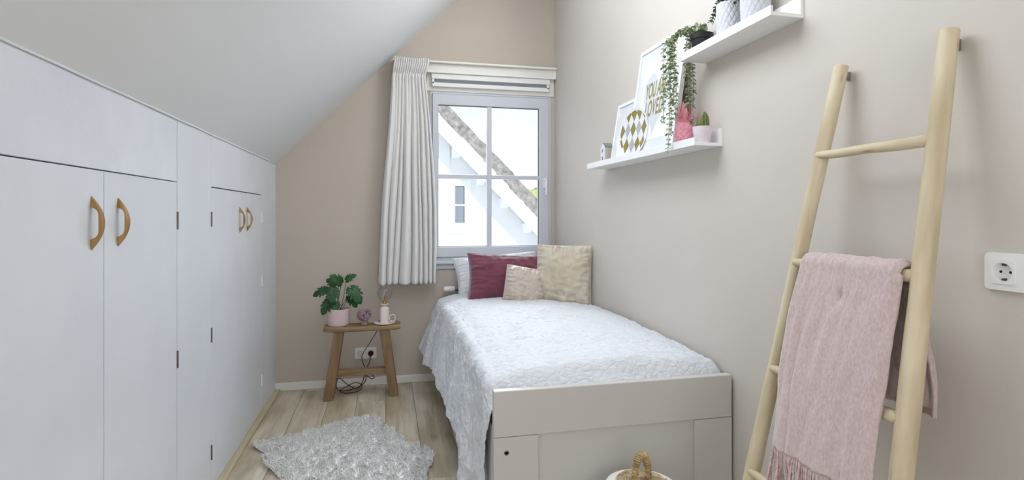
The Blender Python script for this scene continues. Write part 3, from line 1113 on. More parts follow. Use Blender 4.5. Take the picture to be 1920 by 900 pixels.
pillow('pillow', 0.64, 0.345, 0.18, M['quilt'], 'white crinkled sleeping pillow at the head of the bed, furthest back', (0.815, 3.90, 0.640), (R(-26), R(-4), R(2)), seed=1, wr=0.012)
pillow('cushion', 0.585, 0.338, 0.19, M['burgundy'], 'burgundy velvet cushion leaning behind the two beige cushions', (0.815, 3.640, 0.648), (R(-14), R(2), R(-2)), seed=4, wr=0.010)
pillow('cushion', 0.370, 0.400, 0.18, M['beige_big'], 'large square sand-beige cushion standing against the right wall', (1.108, 3.40, 0.655), (R(-8), R(0), R(-32)), seed=8, wr=0.016, pinch=0.06)
pillow('cushion', 0.272, 0.262, 0.15, M['beige_small'], 'small taupe satin cushion in front of the burgundy one', (0.855, 3.45, 0.652), (R(-16), R(10), R(-6)), seed=12, wr=0.014, pinch=0.03)

# ------------------------------------------------------------------ thermostat valve
rv = thing('radiator_valve', 'white thermostat knob on a chromed radiator valve below the window', 'valve', (0.52, 4.10, 0))
b = MB()
mt = Matrix.Translation((0.495, 4.10, 0.694)) @ Matrix.Rotation(R(-90), 4, 'Y')
b.lathe([(0.019, 0.0), (0.023, 0.005), (0.0235, 0.05), (0.021, 0.078), (0.017, 0.083), (0.0, 0.083)], mtx=mt, seg=24)
b.build('valve_head', M['white_plastic'], rv, smooth=True)
b = MB()
b.lathe([(0.013, -0.035), (0.013, -0.024), (0.017, -0.022), (0.017, -0.008), (0.012, -0.006), (0.012, 0.0)], mtx=mt, seg=12)
b.tube([(0.53, 4.10, 0.66), (0.53, 4.10, 0.735)], [0.013, 0.011], seg=12)
b.tube([(0.53, 4.10, 0.70), (0.53, 4.10, 0.722)], 0.017, seg=8)
b.tube([(0.53, 4.10, 0.65), (0.53, 4.10, 0.668)], 0.016, seg=8)
b.build('valve_body', M['chrome'], rv, smooth=True)
MB().tube([(0.53, 4.10, 0.0), (0.53, 4.10, 0.655)], 0.0075, seg=12).build('pipe', M['chrome'], rv, smooth=True)

# ------------------------------------------------------------------ stool
stl = thing('stool', 'rustic brown wooden stool with two splayed plank legs by the back wall', 'stool', (-0.165, 3.94, 0))


def seat_fn():
    mb = MB()
    nu, nw = 40, 20
    def ring_pt(u, v):
        # u round the section in the yz plane, v along x
        x = -0.415 + 0.508 * v
        endr = (abs(2 * v - 1) ** 14)
        hy = 0.083 * (1 - 0.12 * endr) + 0.004 * nz(x * 9, 1)
        hz = 0.0185 * (1 - 0.25 * endr) + 0.0015 * nz(x * 12, 4)
        a = 2 * PI * u
        c_, s2 = math.cos(a), math.sin(a)
        yy = math.copysign(abs(c_) ** 0.22, c_) * hy
        zz = math.copysign(abs(s2) ** 0.35, s2) * hz
        dip = -0.006 * math.sin(PI * v)
        return (x, 3.945 + yy + 0.003 * nz(x * 14, a), 0.4755 + zz + (dip if s2 > 0 else dip * 0.4))
    mb.grid(ring_pt, nu, 40, close_u=True)
    for v in (0, 1):
        k = len(mb.v)
        rr = [ring_pt(i / nu, v) for i in range(nu)]
        mb.add(rr, [tuple(range(nu))])
    return mb


seat_fn().build('seat', M['stool'], stl, smooth=True, angle=50)


def leg(xb0, xb1, xt0, xt1):
    mb = MB()
    y0, y1, zt = 3.873, 3.995, 0.462
    mb.add([(xb0, y0 - 0.012, 0), (xb1, y0 - 0.012, 0), (xb1, y1 + 0.01, 0), (xb0, y1 + 0.01, 0), (xt0, y0, zt), (xt1, y0, zt), (xt1, y1, zt), (xt0, y1, zt)],
           [(0, 3, 2, 1), (4, 5, 6, 7), (0, 1, 5, 4), (1, 2, 6, 5), (2, 3, 7, 6), (3, 0, 4, 7)])
    return mb.build('leg', M['stool_leg'], stl, bevel=0.004)


leg(-0.415, -0.350, -0.345, -0.283)
leg(0.020, 0.080, -0.050, 0.016)
MB().box(-0.352, 0.010, 3.90, 3.965, 0.148, 0.188).build('stretcher', M['stool'], stl, bevel=0.004)

# potted monstera
mp_ = thing('potted_plant', 'split-leaf plant in a pale pink pot on the stool', 'plant', (-0.322, 3.945, 0.4895))
b = MB()
b.lathe([(0.055, 0.0), (0.066, 0.004), (0.072, 0.018), (0.0765, 0.118), (0.0725, 0.118), (0.070, 0.10), (0.0, 0.10)], c=(-0.322, 3.945, 0.4895), seg=40)
b.build('pot', M['pinkpot'], mp_, smooth=True)
MB().lathe([(0.0, 0.006), (0.04, 0.005), (0.0705, 0.0)], c=(-0.322, 3.945, 0.591), seg=24).build('soil', M['soil'], mp_, smooth=True)


def monstera_leaf(size, seed=0, droop=0.35):
    """heart-shaped leaf with deep slits, lying in local xy with its tip to +y, stalk joint at the origin"""
    rnd = random.Random(seed)
    mb = MB()
    N = 96
    def outline(t_):
        a = (t_ - 0.5) * 2 * PI * 0.94        # 0 = tip
        s_a = abs(a)
        r = 0.58 + 0.16 * math.cos(a) + 0.12 * math.cos(2 * a) * (1 if s_a < 1.6 else 0.4)
        if s_a < 0.35:
            r += 0.17 * (1 - s_a / 0.35)
        # slits
        cut = 0
        for c in (0.55, 1.0, 1.5, 2.05):
            dd = abs(s_a - c)
            cut = max(cut, 0.50 * max(0, 1 - dd / 0.12))
        return a, r, cut
    vs = [(0, 0, 0)]
    rings = 4
    for j in range(1, rings + 1):
        q = j / rings
        for i in range(N + 1):
            a, r, cut = outline(i / N)
            rr = r * q
            lim = r * (1 - cut)
            if j == rings:
                rr = lim
            else:
                rr = min(rr, lim * (0.8 + 0.2 * q))
            x = math.sin(a) * rr * size
            y = (math.cos(a) * rr + 0.20 * q) * size
            z = -droop * size * (rr ** 2) * 0.6 + 0.10 * size * abs(math.sin(a)) * rr - 0.18 * size * max(0, math.cos(a)) * rr * rr
            vs.append((x, y, z))
    fs = []
    for i in range(N):
        fs.append((0, 1 + i, 2 + i))
    for j in range(rings - 1):
        for i in range(N):
            k = 1 + j * (N + 1) + i
            fs.append((k, k + N + 1, k + N + 2, k + 1))
    mb.add(vs, fs)
    return mb


pc = Vector((-0.322, 3.945, 0.592))
# leaf joint, direction of the tip, surface normal, size
LEAVES = [((-0.302, 3.93, 0.782), (-0.25, -0.35, 0.30), (0.25, -0.9, 0.35), 0.080),
          ((-0.395, 3.90, 0.742), (-0.9, -0.1, -0.22), (-0.1, -0.75, 0.65), 0.078),
          ((-0.348, 3.89, 0.745), (-0.1, -0.45, -0.75), (0.1, -0.85, 0.4), 0.088),
          ((-0.235, 3.90, 0.745), (0.50, -0.35, -0.62), (0.15, -0.85, 0.45), 0.098),
          ((-0.375, 3.90, 0.665), (-0.55, -0.25, -0.75), (-0.25, -0.85, 0.45), 0.082),
          ((-0.250, 3.93, 0.685), (0.62, -0.2, -0.70), (0.35, -0.85, 0.25), 0.072),
          ((-0.270, 3.95, 0.800), (0.5, -0.2, 0.35), (0.1, -0.8, 0.55), 0.058),
          ((-0.345, 3.95, 0.765), (-0.55, 0.1, 0.45), (-0.2, -0.85, 0.5), 0.062),
          ((-0.335, 3.90, 0.655), (-0.2, -0.4, -0.8), (0.1, -0.9, 0.2), 0.070)]
for i, (j, d, nn, sz) in enumerate(LEAVES):
    d = Vector(d).normalized()
    nn = Vector(nn)
    nn = (nn - d * nn.dot(d)).normalized()
    xx = d.cross(nn).normalized()
    mtx = Matrix((xx, d, nn)).transposed().to_4x4()
    mtx.translation = Vector(j)
    mb = monstera_leaf(sz, i)
    mb.v = [tuple(mtx @ Vector(p)) for p in mb.v]
    o = mb.build('leaf', M['monstera'], mp_, smooth=True, angle=180)
    sm = o.modifiers.new('solid', 'SOLIDIFY')
    sm.thickness = 0.0008
    base_p = pc + Vector((random.uniform(-0.02, 0.02), random.uniform(-0.02, 0.02), 0))
    mid = (base_p + Vector(j)) / 2 + Vector((0.3 * (j[0] - base_p.x), 0, 0.02)) * 0.3
    MB().tube(smooth_path([base_p, mid, Vector(j), Vector(j) + d * sz * 0.2], 5), 0.0019, seg=6).build('leaf_stem', M['stem'], o, smooth=True)

# mauve drum on a stem
fn_ = thing('ornament', 'small mauve drum with a glossy round face on a short stem, on the stool', 'ornament', (-0.150, 3.94, 0.4905))
MB().lathe([(0.024, 0.0), (0.024, 0.04), (0.020, 0.046)], c=(-0.150, 3.94, 0.4905), seg=24).build('stem', M['mauve'], fn_, smooth=True)
dm = Matrix.Translation((-0.152, 3.94, 0.555)) @ Vector((0.62, -0.78, 0.12)).to_track_quat('Z', 'Y').to_matrix().to_4x4()
b = MB()
b.lathe([(0.0, -0.038), (0.028, -0.038), (0.038, -0.032), (0.041, -0.02), (0.041, 0.03), (0.038, 0.034), (0.036, 0.030)], mtx=dm, seg=40)
b.build('drum', M['mauve'], fn_, smooth=True)
m_face = mat('speckled_mauve_face', srgb(150, 128, 138), 0.08, col2=srgb(90, 66, 92), nscale=60, coat=0.5, lo=0.45, hi=0.6)
MB().lathe([(0.037, 0.028), (0.03, 0.032), (0.0, 0.034)], mtx=dm, seg=40).build('face', m_face, fn_, smooth=True)

# candlestick lamp
LX, LY, LZ = -0.014, 3.935, 0.4905
lp = thing('table_lamp', 'blush candlestick lamp with a clear globe bulb and ring handle on the stool', 'lamp', (LX, LY, LZ))
MB().lathe([(0.0, 0.0), (0.060, 0.0), (0.073, 0.006), (0.0745, 0.009), (0.062, 0.006), (0.0, 0.005)], c=(LX, LY, LZ), seg=48).build('saucer', M['lamp_body'], lp, smooth=True)
MB().lathe([(0.0315, 0.005), (0.0325, 0.010), (0.0325, 0.098), (0.029, 0.110), (0.018, 0.116), (0.0125, 0.121), (0.0125, 0.128), (0.026, 0.132), (0.028, 0.135), (0.026, 0.138), (0.0, 0.138)],
           c=(LX, LY, LZ), seg=40).build('lamp_body', M['lamp_body'], lp, smooth=True)
hp = [(LX + 0.032 + 0.020 + 0.020 * math.cos(a), LY - 0.012 - 0.008 * 1, LZ + 0.040 + 0.025 * math.sin(a)) for a in np.linspace(0, 2 * PI, 25)]
MB().tube(hp, 0.0034, seg=8, caps=False).build('handle', M['lamp_body'], lp, smooth=True)
MB().lathe([(0.0135, 0.138), (0.0135, 0.158), (0.011, 0.160), (0.0, 0.160)], c=(LX, LY, LZ), seg=24).build('bulb_socket', M['brass'], lp, smooth=True)
gb = []
gr = 0.052
for i in range(22):
    a = -PI / 2 + 0.22 + (PI - 0.22) * i / 21
    gb.append((max(0, gr * math.cos(a)), 0.160 + gr * math.cos(0.22) + gr * math.sin(a)))
inner = [(max(0, r_ - 0.0012), z_) if i < 21 else (0, z_ - 0.0012) for i, (r_, z_) in enumerate(gb)]
bo = MB().lathe(gb, c=(LX, LY, LZ), seg=40).build('bulb', M['bulb'], lp, smooth=True)
b = MB()
for a in np.linspace(0, 2 * PI, 7)[:6]:
    b.tube([(LX + 0.004 * math.cos(a), LY + 0.004 * math.sin(a), LZ + 0.165), (LX + 0.007 * math.cos(a), LY + 0.007 * math.sin(a), LZ + 0.215)], 0.0008, seg=5)
b.tube([(LX, LY, LZ + 0.160), (LX, LY, LZ + 0.190)], 0.003, seg=8)
b.build('filament', M['brass'], bo, smooth=True)
pts = smooth_path([(LX + 0.0, LY + 0.04, LZ + 0.012), (-0.055, 3.99, LZ + 0.010), (-0.062, 4.045, 0.470), (-0.066, 4.055, 0.42), (-0.110, 4.06, 0.345), (-0.158, 4.065, 0.27),
                   (-0.172, 4.06, 0.225), (-0.150, 4.045, 0.165), (-0.120, 4.02, 0.13), (-0.085, 4.02, 0.10), (-0.105, 4.03, 0.085),
                   (-0.150, 4.03, 0.115), (-0.165, 4.04, 0.07), (-0.200, 4.03, 0.02), (-0.270, 4.05, 0.05), (-0.330, 4.08, 0.09), (-0.345, 4.06, 0.03),
                   (-0.290, 4.00, 0.006), (-0.20, 4.02, 0.006), (-0.17, 4.06, 0.03), (-0.215, 4.05, 0.06), (-0.28, 4.04, 0.035), (-0.32, 4.05, 0.008),
                   (-0.22, 4.08, 0.008), (-0.150, 4.06, 0.06), (-0.142, 4.07, 0.14), (-0.120, 4.09, 0.19), (-0.115, 4.115, 0.225), (-0.113, 4.14, 0.233)], 6)
MB().tube(pts, 0.0028, seg=6).build('cord', M['cord'], lp, smooth=True)
mt = Matrix.Translation((-0.113, YB - 0.012, 0.2345)) @ Matrix.Rotation(R(90), 4, 'X')
MB().lathe([(0.018, 0.0), (0.018, 0.020), (0.012, 0.032), (0.0, 0.032)], mtx=mt, seg=24).build('plug', M['cord'], lp, smooth=True)


# ------------------------------------------------------------------ wall sockets
def rrect(w, h, r, n=6):
    out = []
    for cx_, cy_, a0 in ((w / 2 - r, h / 2 - r, 0), (-w / 2 + r, h / 2 - r, PI / 2), (-w / 2 + r, -h / 2 + r, PI), (w / 2 - r, -h / 2 + r, 1.5 * PI)):
        for i in range(n + 1):
            a = a0 + PI / 2 * i / n
            out.append((cx_ + r * math.cos(a), cy_ + r * math.sin(a)))
    return out


def socket(name, label, mtx, w, h, units, loc):
    """mtx maps local (u across, v up, w out of the wall) to the world"""
    root = thing(name, label, 'socket', loc)

    def put(mb):
        mb.v = [tuple(mtx @ Vector(p)) for p in mb.v]
        return mb
    # plate with dished edges
    mb = MB()
    o0, o1, o2 = rrect(w, h, 0.010), rrect(w - 0.004, h - 0.004, 0.009), rrect(w - 0.014, h - 0.014, 0.006)
    n = len(o0)
    vs = [(x, y, 0) for x, y in o0] + [(x, y, 0.006) for x, y in o0] + [(x, y, 0.0095) for x, y in o1] + [(x, y, 0.010) for x, y in o2]
    fs = [(k * n + i, k * n + (i + 1) % n, (k + 1) * n + (i + 1) % n, (k + 1) * n + i) for k in range(3) for i in range(n)]
    mb.add(vs, fs)
    # front face with a round opening for each unit
    bm = bmesh.new()
    loops = [[(x, y) for x, y in o2]] + [[(cx_ + 0.0206 * math.cos(2 * PI * i / 28), 0.0206 * math.sin(2 * PI * i / 28)) for i in range(28)] for cx_ in units]
    ed = []
    for lp_ in loops:
        bv = [bm.verts.new((x, y, 0.010)) for x, y in lp_]
        ed += [bm.edges.new((bv[i], bv[(i + 1) % len(bv)])) for i in range(len(bv))]
    bmesh.ops.triangle_fill(bm, edges=ed, use_beauty=True, use_dissolve=False)
    bm.verts.index_update()
    mb.add([tuple(v_.co) for v_ in bm.verts], [tuple(v_.index for v_ in f_.verts) for f_ in bm.faces])
    bm.free()
    put(mb).build('cover_plate', M['white_plastic'], root, smooth=True)
    for cx_ in units:
        # square insert with a round well
        n = 48
        sq = []
        for k in range(n):
            a = 2 * PI * (k + 0.5) / n
            q = 0.026 / (abs(math.cos(a)) ** 9 + abs(math.sin(a)) ** 9) ** (1 / 9)
            sq.append((q * math.cos(a), q * math.sin(a)))
        vs, fs = [], []
        cir = []
        for (x, y) in sq:
            a = math.atan2(y, x)
            cir.append((0.0195 * math.cos(a), 0.0195 * math.sin(a)))
        L = [[(x + cx_, y, 0.0098) for x, y in sq], [(x * 0.985 + cx_, y * 0.985, 0.0125) for x, y in sq], [(x * 1.04 + cx_, y * 1.04, 0.0125) for x, y in cir],
             [(x + cx_, y, 0.0115) for x, y in cir], [(x * 0.97 + cx_, y * 0.97, 0.0012) for x, y in cir]]
        for ring_ in L:
            vs += ring_
        fs = [(k * n + i, k * n + (i + 1) % n, (k + 1) * n + (i + 1) % n, (k + 1) * n + i) for k in range(4) for i in range(n)]
        fs.append(tuple(range(4 * n, 5 * n)))
        mb = MB().add(vs, fs)
        ins = put(mb).build('socket_insert', M['white_plastic'], root, smooth=True)
        for dx in (-0.0095, 0.0095):
            mb = MB().lathe([(0.0029, 0.0012), (0.0029, 0.0016), (0.0, 0.0017)], c=(cx_ + dx, 0, 0), seg=14)
            put(mb).build('contact_hole', M['black'], ins)
        for sg in (1, -1):
            mb = MB().box(cx_ - 0.003, cx_ + 0.003, min(sg * 0.0135, sg * 0.0178), max(sg * 0.0135, sg * 0.0178), 0.0015, 0.0085)
            put(mb).build('earth_clip', M['darkscrew'], ins)
    return root


# cut-out plate trick avoided: the insert sits on the plate, its well is closed by its own bottom
mb_ = Matrix(((1, 0, 0, -0.1505), (0, 0, -1, YB), (0, 1, 0, 0.2345), (0, 0, 0, 1)))
mr_ = Matrix(((0, 0, -1, XR), (-1, 0, 0, 0.8795), (0, 1, 0, 1.1265), (0, 0, 0, 1)))




socket('wall_socket', 'white double wall socket low on the back wall behind the stool', mb_, 0.155, 0.080, (-0.0375, 0.0375), (-0.1505, YB, 0.195))
socket('wall_socket', 'white double wall socket at the right edge of the photo, beside the ladder', mr_, 0.151, 0.082, (-0.0365, 0.0365), (XR, 0.8795, 1.085))


# ------------------------------------------------------------------ picture shelves
def ledge(x0, y0, y1, z, lip, back, label):
    root = thing('picture_ledge', label, 'shelf', (XR, (y0 + y1) / 2, z))
    MB().box(x0 + 0.010, XR - 0.0125, y0, y1, z, z + 0.012).build('shelf_board', M['shelf'], root, bevel=0.0008)
    MB().box(x0, x0 + 0.0098, y0, y1, z, z + lip).build('front_lip', M['shelf'], root, bevel=0.0008)
    MB().box(XR - 0.0123, XR - 0.0002, y0, y1, z, z + back).build('back_rail', M['shelf'], root, bevel=0.0008)
    return root


ledge(1.168, 1.935, 3.115, 1.520, 0.031, 0.070, 'long lower white picture ledge holding the frames and plate')
ledge(1.172, 1.503, 2.048, 1.875, 0.031, 0.068, 'short upper white picture ledge holding the plant pots')
S1, S2 = 1.532, 1.887


def leaning(name, label, cat, yc, w, h, depth, xb, xt, z):
    """empty with local x = towards the camera (−y), local z up the lean, local -y facing the room"""
    ang = math.atan2(xt - xb, h)
    root = thing(name, label, cat, (xb, yc, z))
    # rotate: local x -> -Y world, local y -> +X world
    root.rotation_euler = Matrix.Rotation(ang, 3, 'Y').to_euler()
    return root


def picture(label, y0, y1, h, xb, xt, fw, z=S1, inner=None):
    w = y1 - y0
    ang = math.asin((xt - xb) / h)
    root = thing('framed_picture', label, 'picture', (xb, (y0 + y1) / 2, z))
    root.rotation_euler = (0, ang, 0)

    def put(mb, name, m, par=root, **k):
        return mb.build(name, m, par, local=True, **k)
    b = MB()                                   # local: x depth (0 front .. 0.02), y along, z up
    for (a0, a1, c0, c1) in ((-w / 2, -w / 2 + fw, 0, h), (w / 2 - fw, w / 2, 0, h), (-w / 2 + fw, w / 2 - fw, 0, fw), (-w / 2 + fw, w / 2 - fw, h - fw, h)):
        b.box(0, 0.02, a0, a1, c0, c1)
    put(b, 'frame', M['shelf'], bevel=0.001)
    put(MB().box(0.0075, 0.0095, -w / 2 + fw, w / 2 - fw, fw, h - fw), 'mount', M['mirror_glass'])
    put(MB().box(0.012, 0.016, -w / 2 + fw, w / 2 - fw, fw, h - fw), 'backing_board', M['seagrass_dark'])
    return root, w


def mesh_text(s, size, m, parent, y, z, x, stretch=1.0, gap=1.0):
    cu = bpy.data.curves.new('lettering', 'FONT')
    cu.body = s
    cu.size = size
    cu.align_x = 'CENTER'
    cu.space_character = gap
    cu.extrude = 0.0001
    cu.offset = 0.0012
    tmp = bpy.data.objects.new('lettering_tmp', cu)
    COL.objects.link(tmp)
    dg = bpy.context.evaluated_depsgraph_get()
    me = bpy.data.meshes.new_from_object(tmp.evaluated_get(dg))
    bpy.data.objects.remove(tmp)
    for v in me.vertices:
        tx, ty, tz = v.co
        v.co = (x - tz, y - tx, z + ty * stretch)
    me.name = 'lettering'
    me.materials.clear()
    me.materials.append(m)
    o = bpy.data.objects.new('lettering', me)
    COL.objects.link(o)
    o.parent = parent
    return o


big, w = picture('tall white frame with a grey heart and gold lettering, largest on the lower ledge', 2.165, 2.615, 0.55, 1.198, 1.276, 0.018)
b = MB()
hp = []
for i in range(60):
    a = 2 * PI * i / 60
    hx = 16 * math.sin(a) ** 3
    hz = 13 * math.cos(a) - 5 * math.cos(2 * a) - 2 * math.cos(3 * a) - math.cos(4 * a)
    hp.append((hx * 0.0085, 0.275 + hz * 0.0110))
b.prism(hp, 'x', 0.0067, 0.0070)
b.build('heart_print', M['print_grey'], big, local=True)
mesh_text('YOU ARE', 0.052, M['gold'], big, 0.014, 0.285, 0.0065, stretch=2.1, gap=0.95)
mesh_text('LOVED', 0.052, M['gold'], big, 0.014, 0.195, 0.0065, stretch=2.1, gap=1.15)
MB().box(0.0071, 0.0074, -0.165, 0.165, 0.075, 0.475).build('print', M['paper'], big, local=True)
picture('small plain white picture frame half behind the patterned plate', 2.640, 2.860, 0.325, 1.206, 1.258, 0.016)

# plate with harlequin pattern leaning against the frames
pl = thing('plate', 'round white plate with gold and grey diamonds leaning on the lower ledge', 'plate', (1.197, 2.555, S1))
pr = 0.126
pang = math.asin(0.035 / (2 * pr))
pl.rotation_euler = (0, R(7), R(9))
b = MB()
mt = Matrix.Translation((0, 0, pr + 0.001)) @ Matrix.Rotation(R(-90), 4, 'Y')
b.lathe([(0.0, 0.0), (0.085, 0.0), (0.115, 0.006), (pr - 0.001, 0.010), (pr, 0.0125), (0.113, 0.009), (0.084, 0.004), (0.0, 0.004)][::-1], mtx=mt, seg=64)
b.build('plate_body', M['platewhite'], pl, local=True, smooth=True)
# rhombi, clipped to the disc
dw, dh = 0.047, 0.080


def clip_poly(poly, r):
    out = []
    n = len(poly)
    for k in range(40):
        a0 = 2 * PI * k / 40
    res = poly
    for k in range(36):
        a = 2 * PI * k / 36
        nx_, ny_ = math.cos(a), math.sin(a)
        new = []
        for i in range(len(res)):
            p, q = res[i], res[(i + 1) % len(res)]
            dp, dq = p[0] * nx_ + p[1] * ny_ - r, q[0] * nx_ + q[1] * ny_ - r
            if dp <= 0:
                new.append(p)
            if dp * dq < 0:
                t_ = dp / (dp - dq)
                new.append((p[0] + (q[0] - p[0]) * t_, p[1] + (q[1] - p[1]) * t_))
        res = new
        if len(res) < 3:
            return []
    return res


gold_b, grey_b = MB(), MB()


def plate_x(u, v):
    r = math.hypot(u, v)
    return -interp([0, 0.084, 0.113, 0.126], [0.0046, 0.0046, 0.0096, 0.0129], r)


for j in range(-5, 6):
    for i in range(-5, 6):
        cx_, cz_ = i * dw * 1.0 + (j % 2) * 0, j * dh
        if (i + j) % 1:
            continue
        col_ = (i + 2 * j) % 3
        if (i) % 1:
            continue
        c0 = (cx_ + 0.010, cz_ + 0.02)
        poly = [(c0[0] - dw / 2, c0[1]), (c0[0], c0[1] - dh / 2), (c0[0] + dw / 2, c0[1]), (c0[0], c0[1] + dh / 2)]
        poly = clip_poly(poly, 0.113)
        if len(poly) < 3:
            continue
        rr = math.hypot(*c0)
        mbt = gold_b if (rr > 0.062 or (i + 2 * j) % 3 == 0) else grey_b
        # fan from centre so the print follows the rim
        cc = (sum(p[0] for p in poly) / len(poly), sum(p[1] for p in poly) / len(poly))
        sub = []
        for k in range(len(poly)):
            p, q = poly[k], poly[(k + 1) % len(poly)]
            for s3 in range(4):
                sub.append((p[0] + (q[0] - p[0]) * s3 / 4, p[1] + (q[1] - p[1]) * s3 / 4))
        n = len(sub)
        vs = [(plate_x(*cc), cc[0], cc[1] + pr + 0.001)]
        for q in (0.5, 1.0):
            vs += [(plate_x(cc[0] + (p[0] - cc[0]) * q, cc[1] + (p[1] - cc[1]) * q), cc[0] + (p[0] - cc[0]) * q, cc[1] + (p[1] - cc[1]) * q + pr + 0.001) for p in sub]
        fs = [(0, 1 + k, 1 + (k + 1) % n) for k in range(n)] + [(1 + k, 1 + n + k, 1 + n + (k + 1) % n, 1 + (k + 1) % n) for k in range(n)]
        mbt.add(vs, fs)
gold_b.build('gold_diamonds', M['gold'], pl, local=True)
grey_b.build('grey_diamonds', M['plategrey'], pl, local=True)

# tiny house block
hs = thing('house_ornament', 'tiny block house with a slate-grey roof at the far end of the lower ledge', 'ornament', (1.215, 2.93, S1))
hy0, hy1, hx0, hx1 = 2.895, 2.955, 1.190, 1.240
b = MB()
b.prism([(hy0, S1 + 0.0005), (hy1, S1 + 0.0005), (hy1, 1.628), ((hy0 + hy1) / 2, 1.650), (hy0, 1.628)], 'x', hx0, hx1)
b.build('house_body', M['platewhite'], hs, bevel=0.001)
MB().box(hx0 + 0.003, hx1 - 0.003, hy0 - 0.0012, hy0 - 0.0001, S1 + 0.002, 1.626).build('front_wall', M['housebeige'], hs)
ym = (hy0 + hy1) / 2
for sg in (-1, 1):
    ye = ym + sg * (0.030 + 0.003)
    MB().prism([(ym, 1.6505), (ye, 1.6275), (ye, 1.6305), (ym, 1.6540)], 'x', hx0 + 0.002, hx1 + 0.002).build('roof_slab', M['houseroof'], hs)
for (z0, z1) in ((1.556, 1.576), (1.60, 1.618)):
    MB().box(hx0 - 0.0008, hx0 - 0.0001, ym - 0.007, ym + 0.007, z0, z1).build('window_mark', M['houseroof'], hs)


# pineapple ornament
pa = thing('pineapple_ornament', 'coral pink pineapple ornament standing behind the hanging vine on the lower ledge', 'ornament', (1.222, 2.10, S1))
b = MB()


def pine_fn(u, v):
    a = 2 * PI * u
    zz = 0.115 * v
    r = 0.040 * math.sin(PI * (0.16 + 0.72 * v)) ** 0.8
    r *= 1 + 0.09 * (abs(math.sin(5 * a + v * 16)) ** 0.7 * abs(math.sin(5 * a - v * 16)) ** 0.7)
    return (1.222 + r * math.cos(a), 2.10 + r * math.sin(a), S1 + 0.001 + zz)


b.grid(pine_fn, 70, 40, close_u=True)
b.add([pine_fn(i / 70, 0) for i in range(70)], [tuple(range(70))])
b.build('body', M['pinkornament'], pa, smooth=True, angle=60)
for row, (n, z0, out, ln) in enumerate(((9, 0.100, 0.038, 0.030), (8, 0.112, 0.034, 0.045), (6, 0.122, 0.022, 0.058), (4, 0.13, 0.009, 0.062))):
    for k in range(n):
        a = 2 * PI * (k + 0.5 * row) / n
        dv = Vector((math.cos(a), math.sin(a), 0))
        tv = Vector((-math.sin(a), math.cos(a), 0))
        c0 = Vector((1.222, 2.10, S1 + z0)) + dv * 0.012
        mb = MB()
        vs = []
        for j in range(6):
            q = j / 5
            p = c0 + dv * (out * math.sin(q * 1.45)) + Vector((0, 0, ln * q ** 1.1))
            wd = 0.013 * (1 - q) ** 0.7 + 0.0004
            vs += [p - tv * wd, p + dv * 0.003 * (1 - q), p + tv * wd, p - dv * 0.003 * (1 - q)]
        fs = []
        for j in range(5):
            for s4 in range(4):
                fs.append((j * 4 + s4, j * 4 + (s4 + 1) % 4, (j + 1) * 4 + (s4 + 1) % 4, (j + 1) * 4 + s4))
        fs += [(0, 1, 2, 3), (20, 23, 22, 21)]
        mb.add(vs, fs).build('crown_leaf', M['pinkornament'], pa)

# cactus
ca = thing('potted_cactus', 'small green cactus in a lilac white pot at the near end of the lower ledge', 'plant', (1.228, 1.975, S1))
MB().lathe([(0.026, 0.0), (0.029, 0.003), (0.038, 0.066), (0.035, 0.066), (0.033, 0.058), (0.0, 0.058)], c=(1.228, 1.975, S1 + 0.0005), seg=36).build('pot', M['lilacpot'], ca, smooth=True)
for (dx, dy, hh, rr) in ((0.004, -0.010, 0.072, 0.016), (-0.010, 0.016, 0.032, 0.012)):
    b = MB()

    def cf(u, v, dx=dx, dy=dy, hh=hh, rr=rr):
        a = 2 * PI * u
        r = rr * (math.sin(PI * (0.22 + 0.78 * v)) ** 0.6 if v < 1 else 0) * (1 + 0.13 * math.cos(10 * a))
        return (1.228 + dx + r * math.cos(a), 1.975 + dy + r * math.sin(a), S1 + 0.055 + hh * v)
    b.grid(cf, 60, 16, close_u=True)
    st_ = b.build('cactus_stem', M['cactus'], ca, smooth=True)
    sp = MB()
    for k in range(10):
        a = 2 * PI * k / 10
        for j in range(1, 9):
            v = j / 9
            r = rr * math.sin(PI * (0.22 + 0.78 * v)) ** 0.6 * 1.13
            c0 = Vector((1.228 + dx + r * math.cos(a), 1.975 + dy + r * math.sin(a), S1 + 0.055 + hh * v))
            for q in range(4):
                dv = Vector((math.cos(a) + random.uniform(-.7, .7), math.sin(a) + random.uniform(-.7, .7), random.uniform(-.4, .8))).normalized() * 0.006
                sp.add([c0 + Vector((0.0003, 0, 0)), c0 - Vector((0.0003, 0, 0)), c0 + Vector((0, 0, 0.0005)), c0 + dv], [(0, 1, 3), (1, 2, 3), (2, 0, 3)])
    so = sp.build('spines', M['spine'], st_)
    so['kind'] = 'stuff'

# vine in a black pot
vn = thing('trailing_plant', 'sage-leaved trailing vine in a black pot hanging from the far end of the upper ledge', 'plant', (1.232, 1.985, S2))
MB().lathe([(0.032, 0.0), (0.034, 0.002), (0.040, 0.062), (0.044, 0.062), (0.046, 0.082), (0.043, 0.082), (0.040, 0.070), (0.0, 0.070)], c=(1.232, 1.985, S2 + 0.0005), seg=36).build('pot', M['black'], vn, smooth=True)


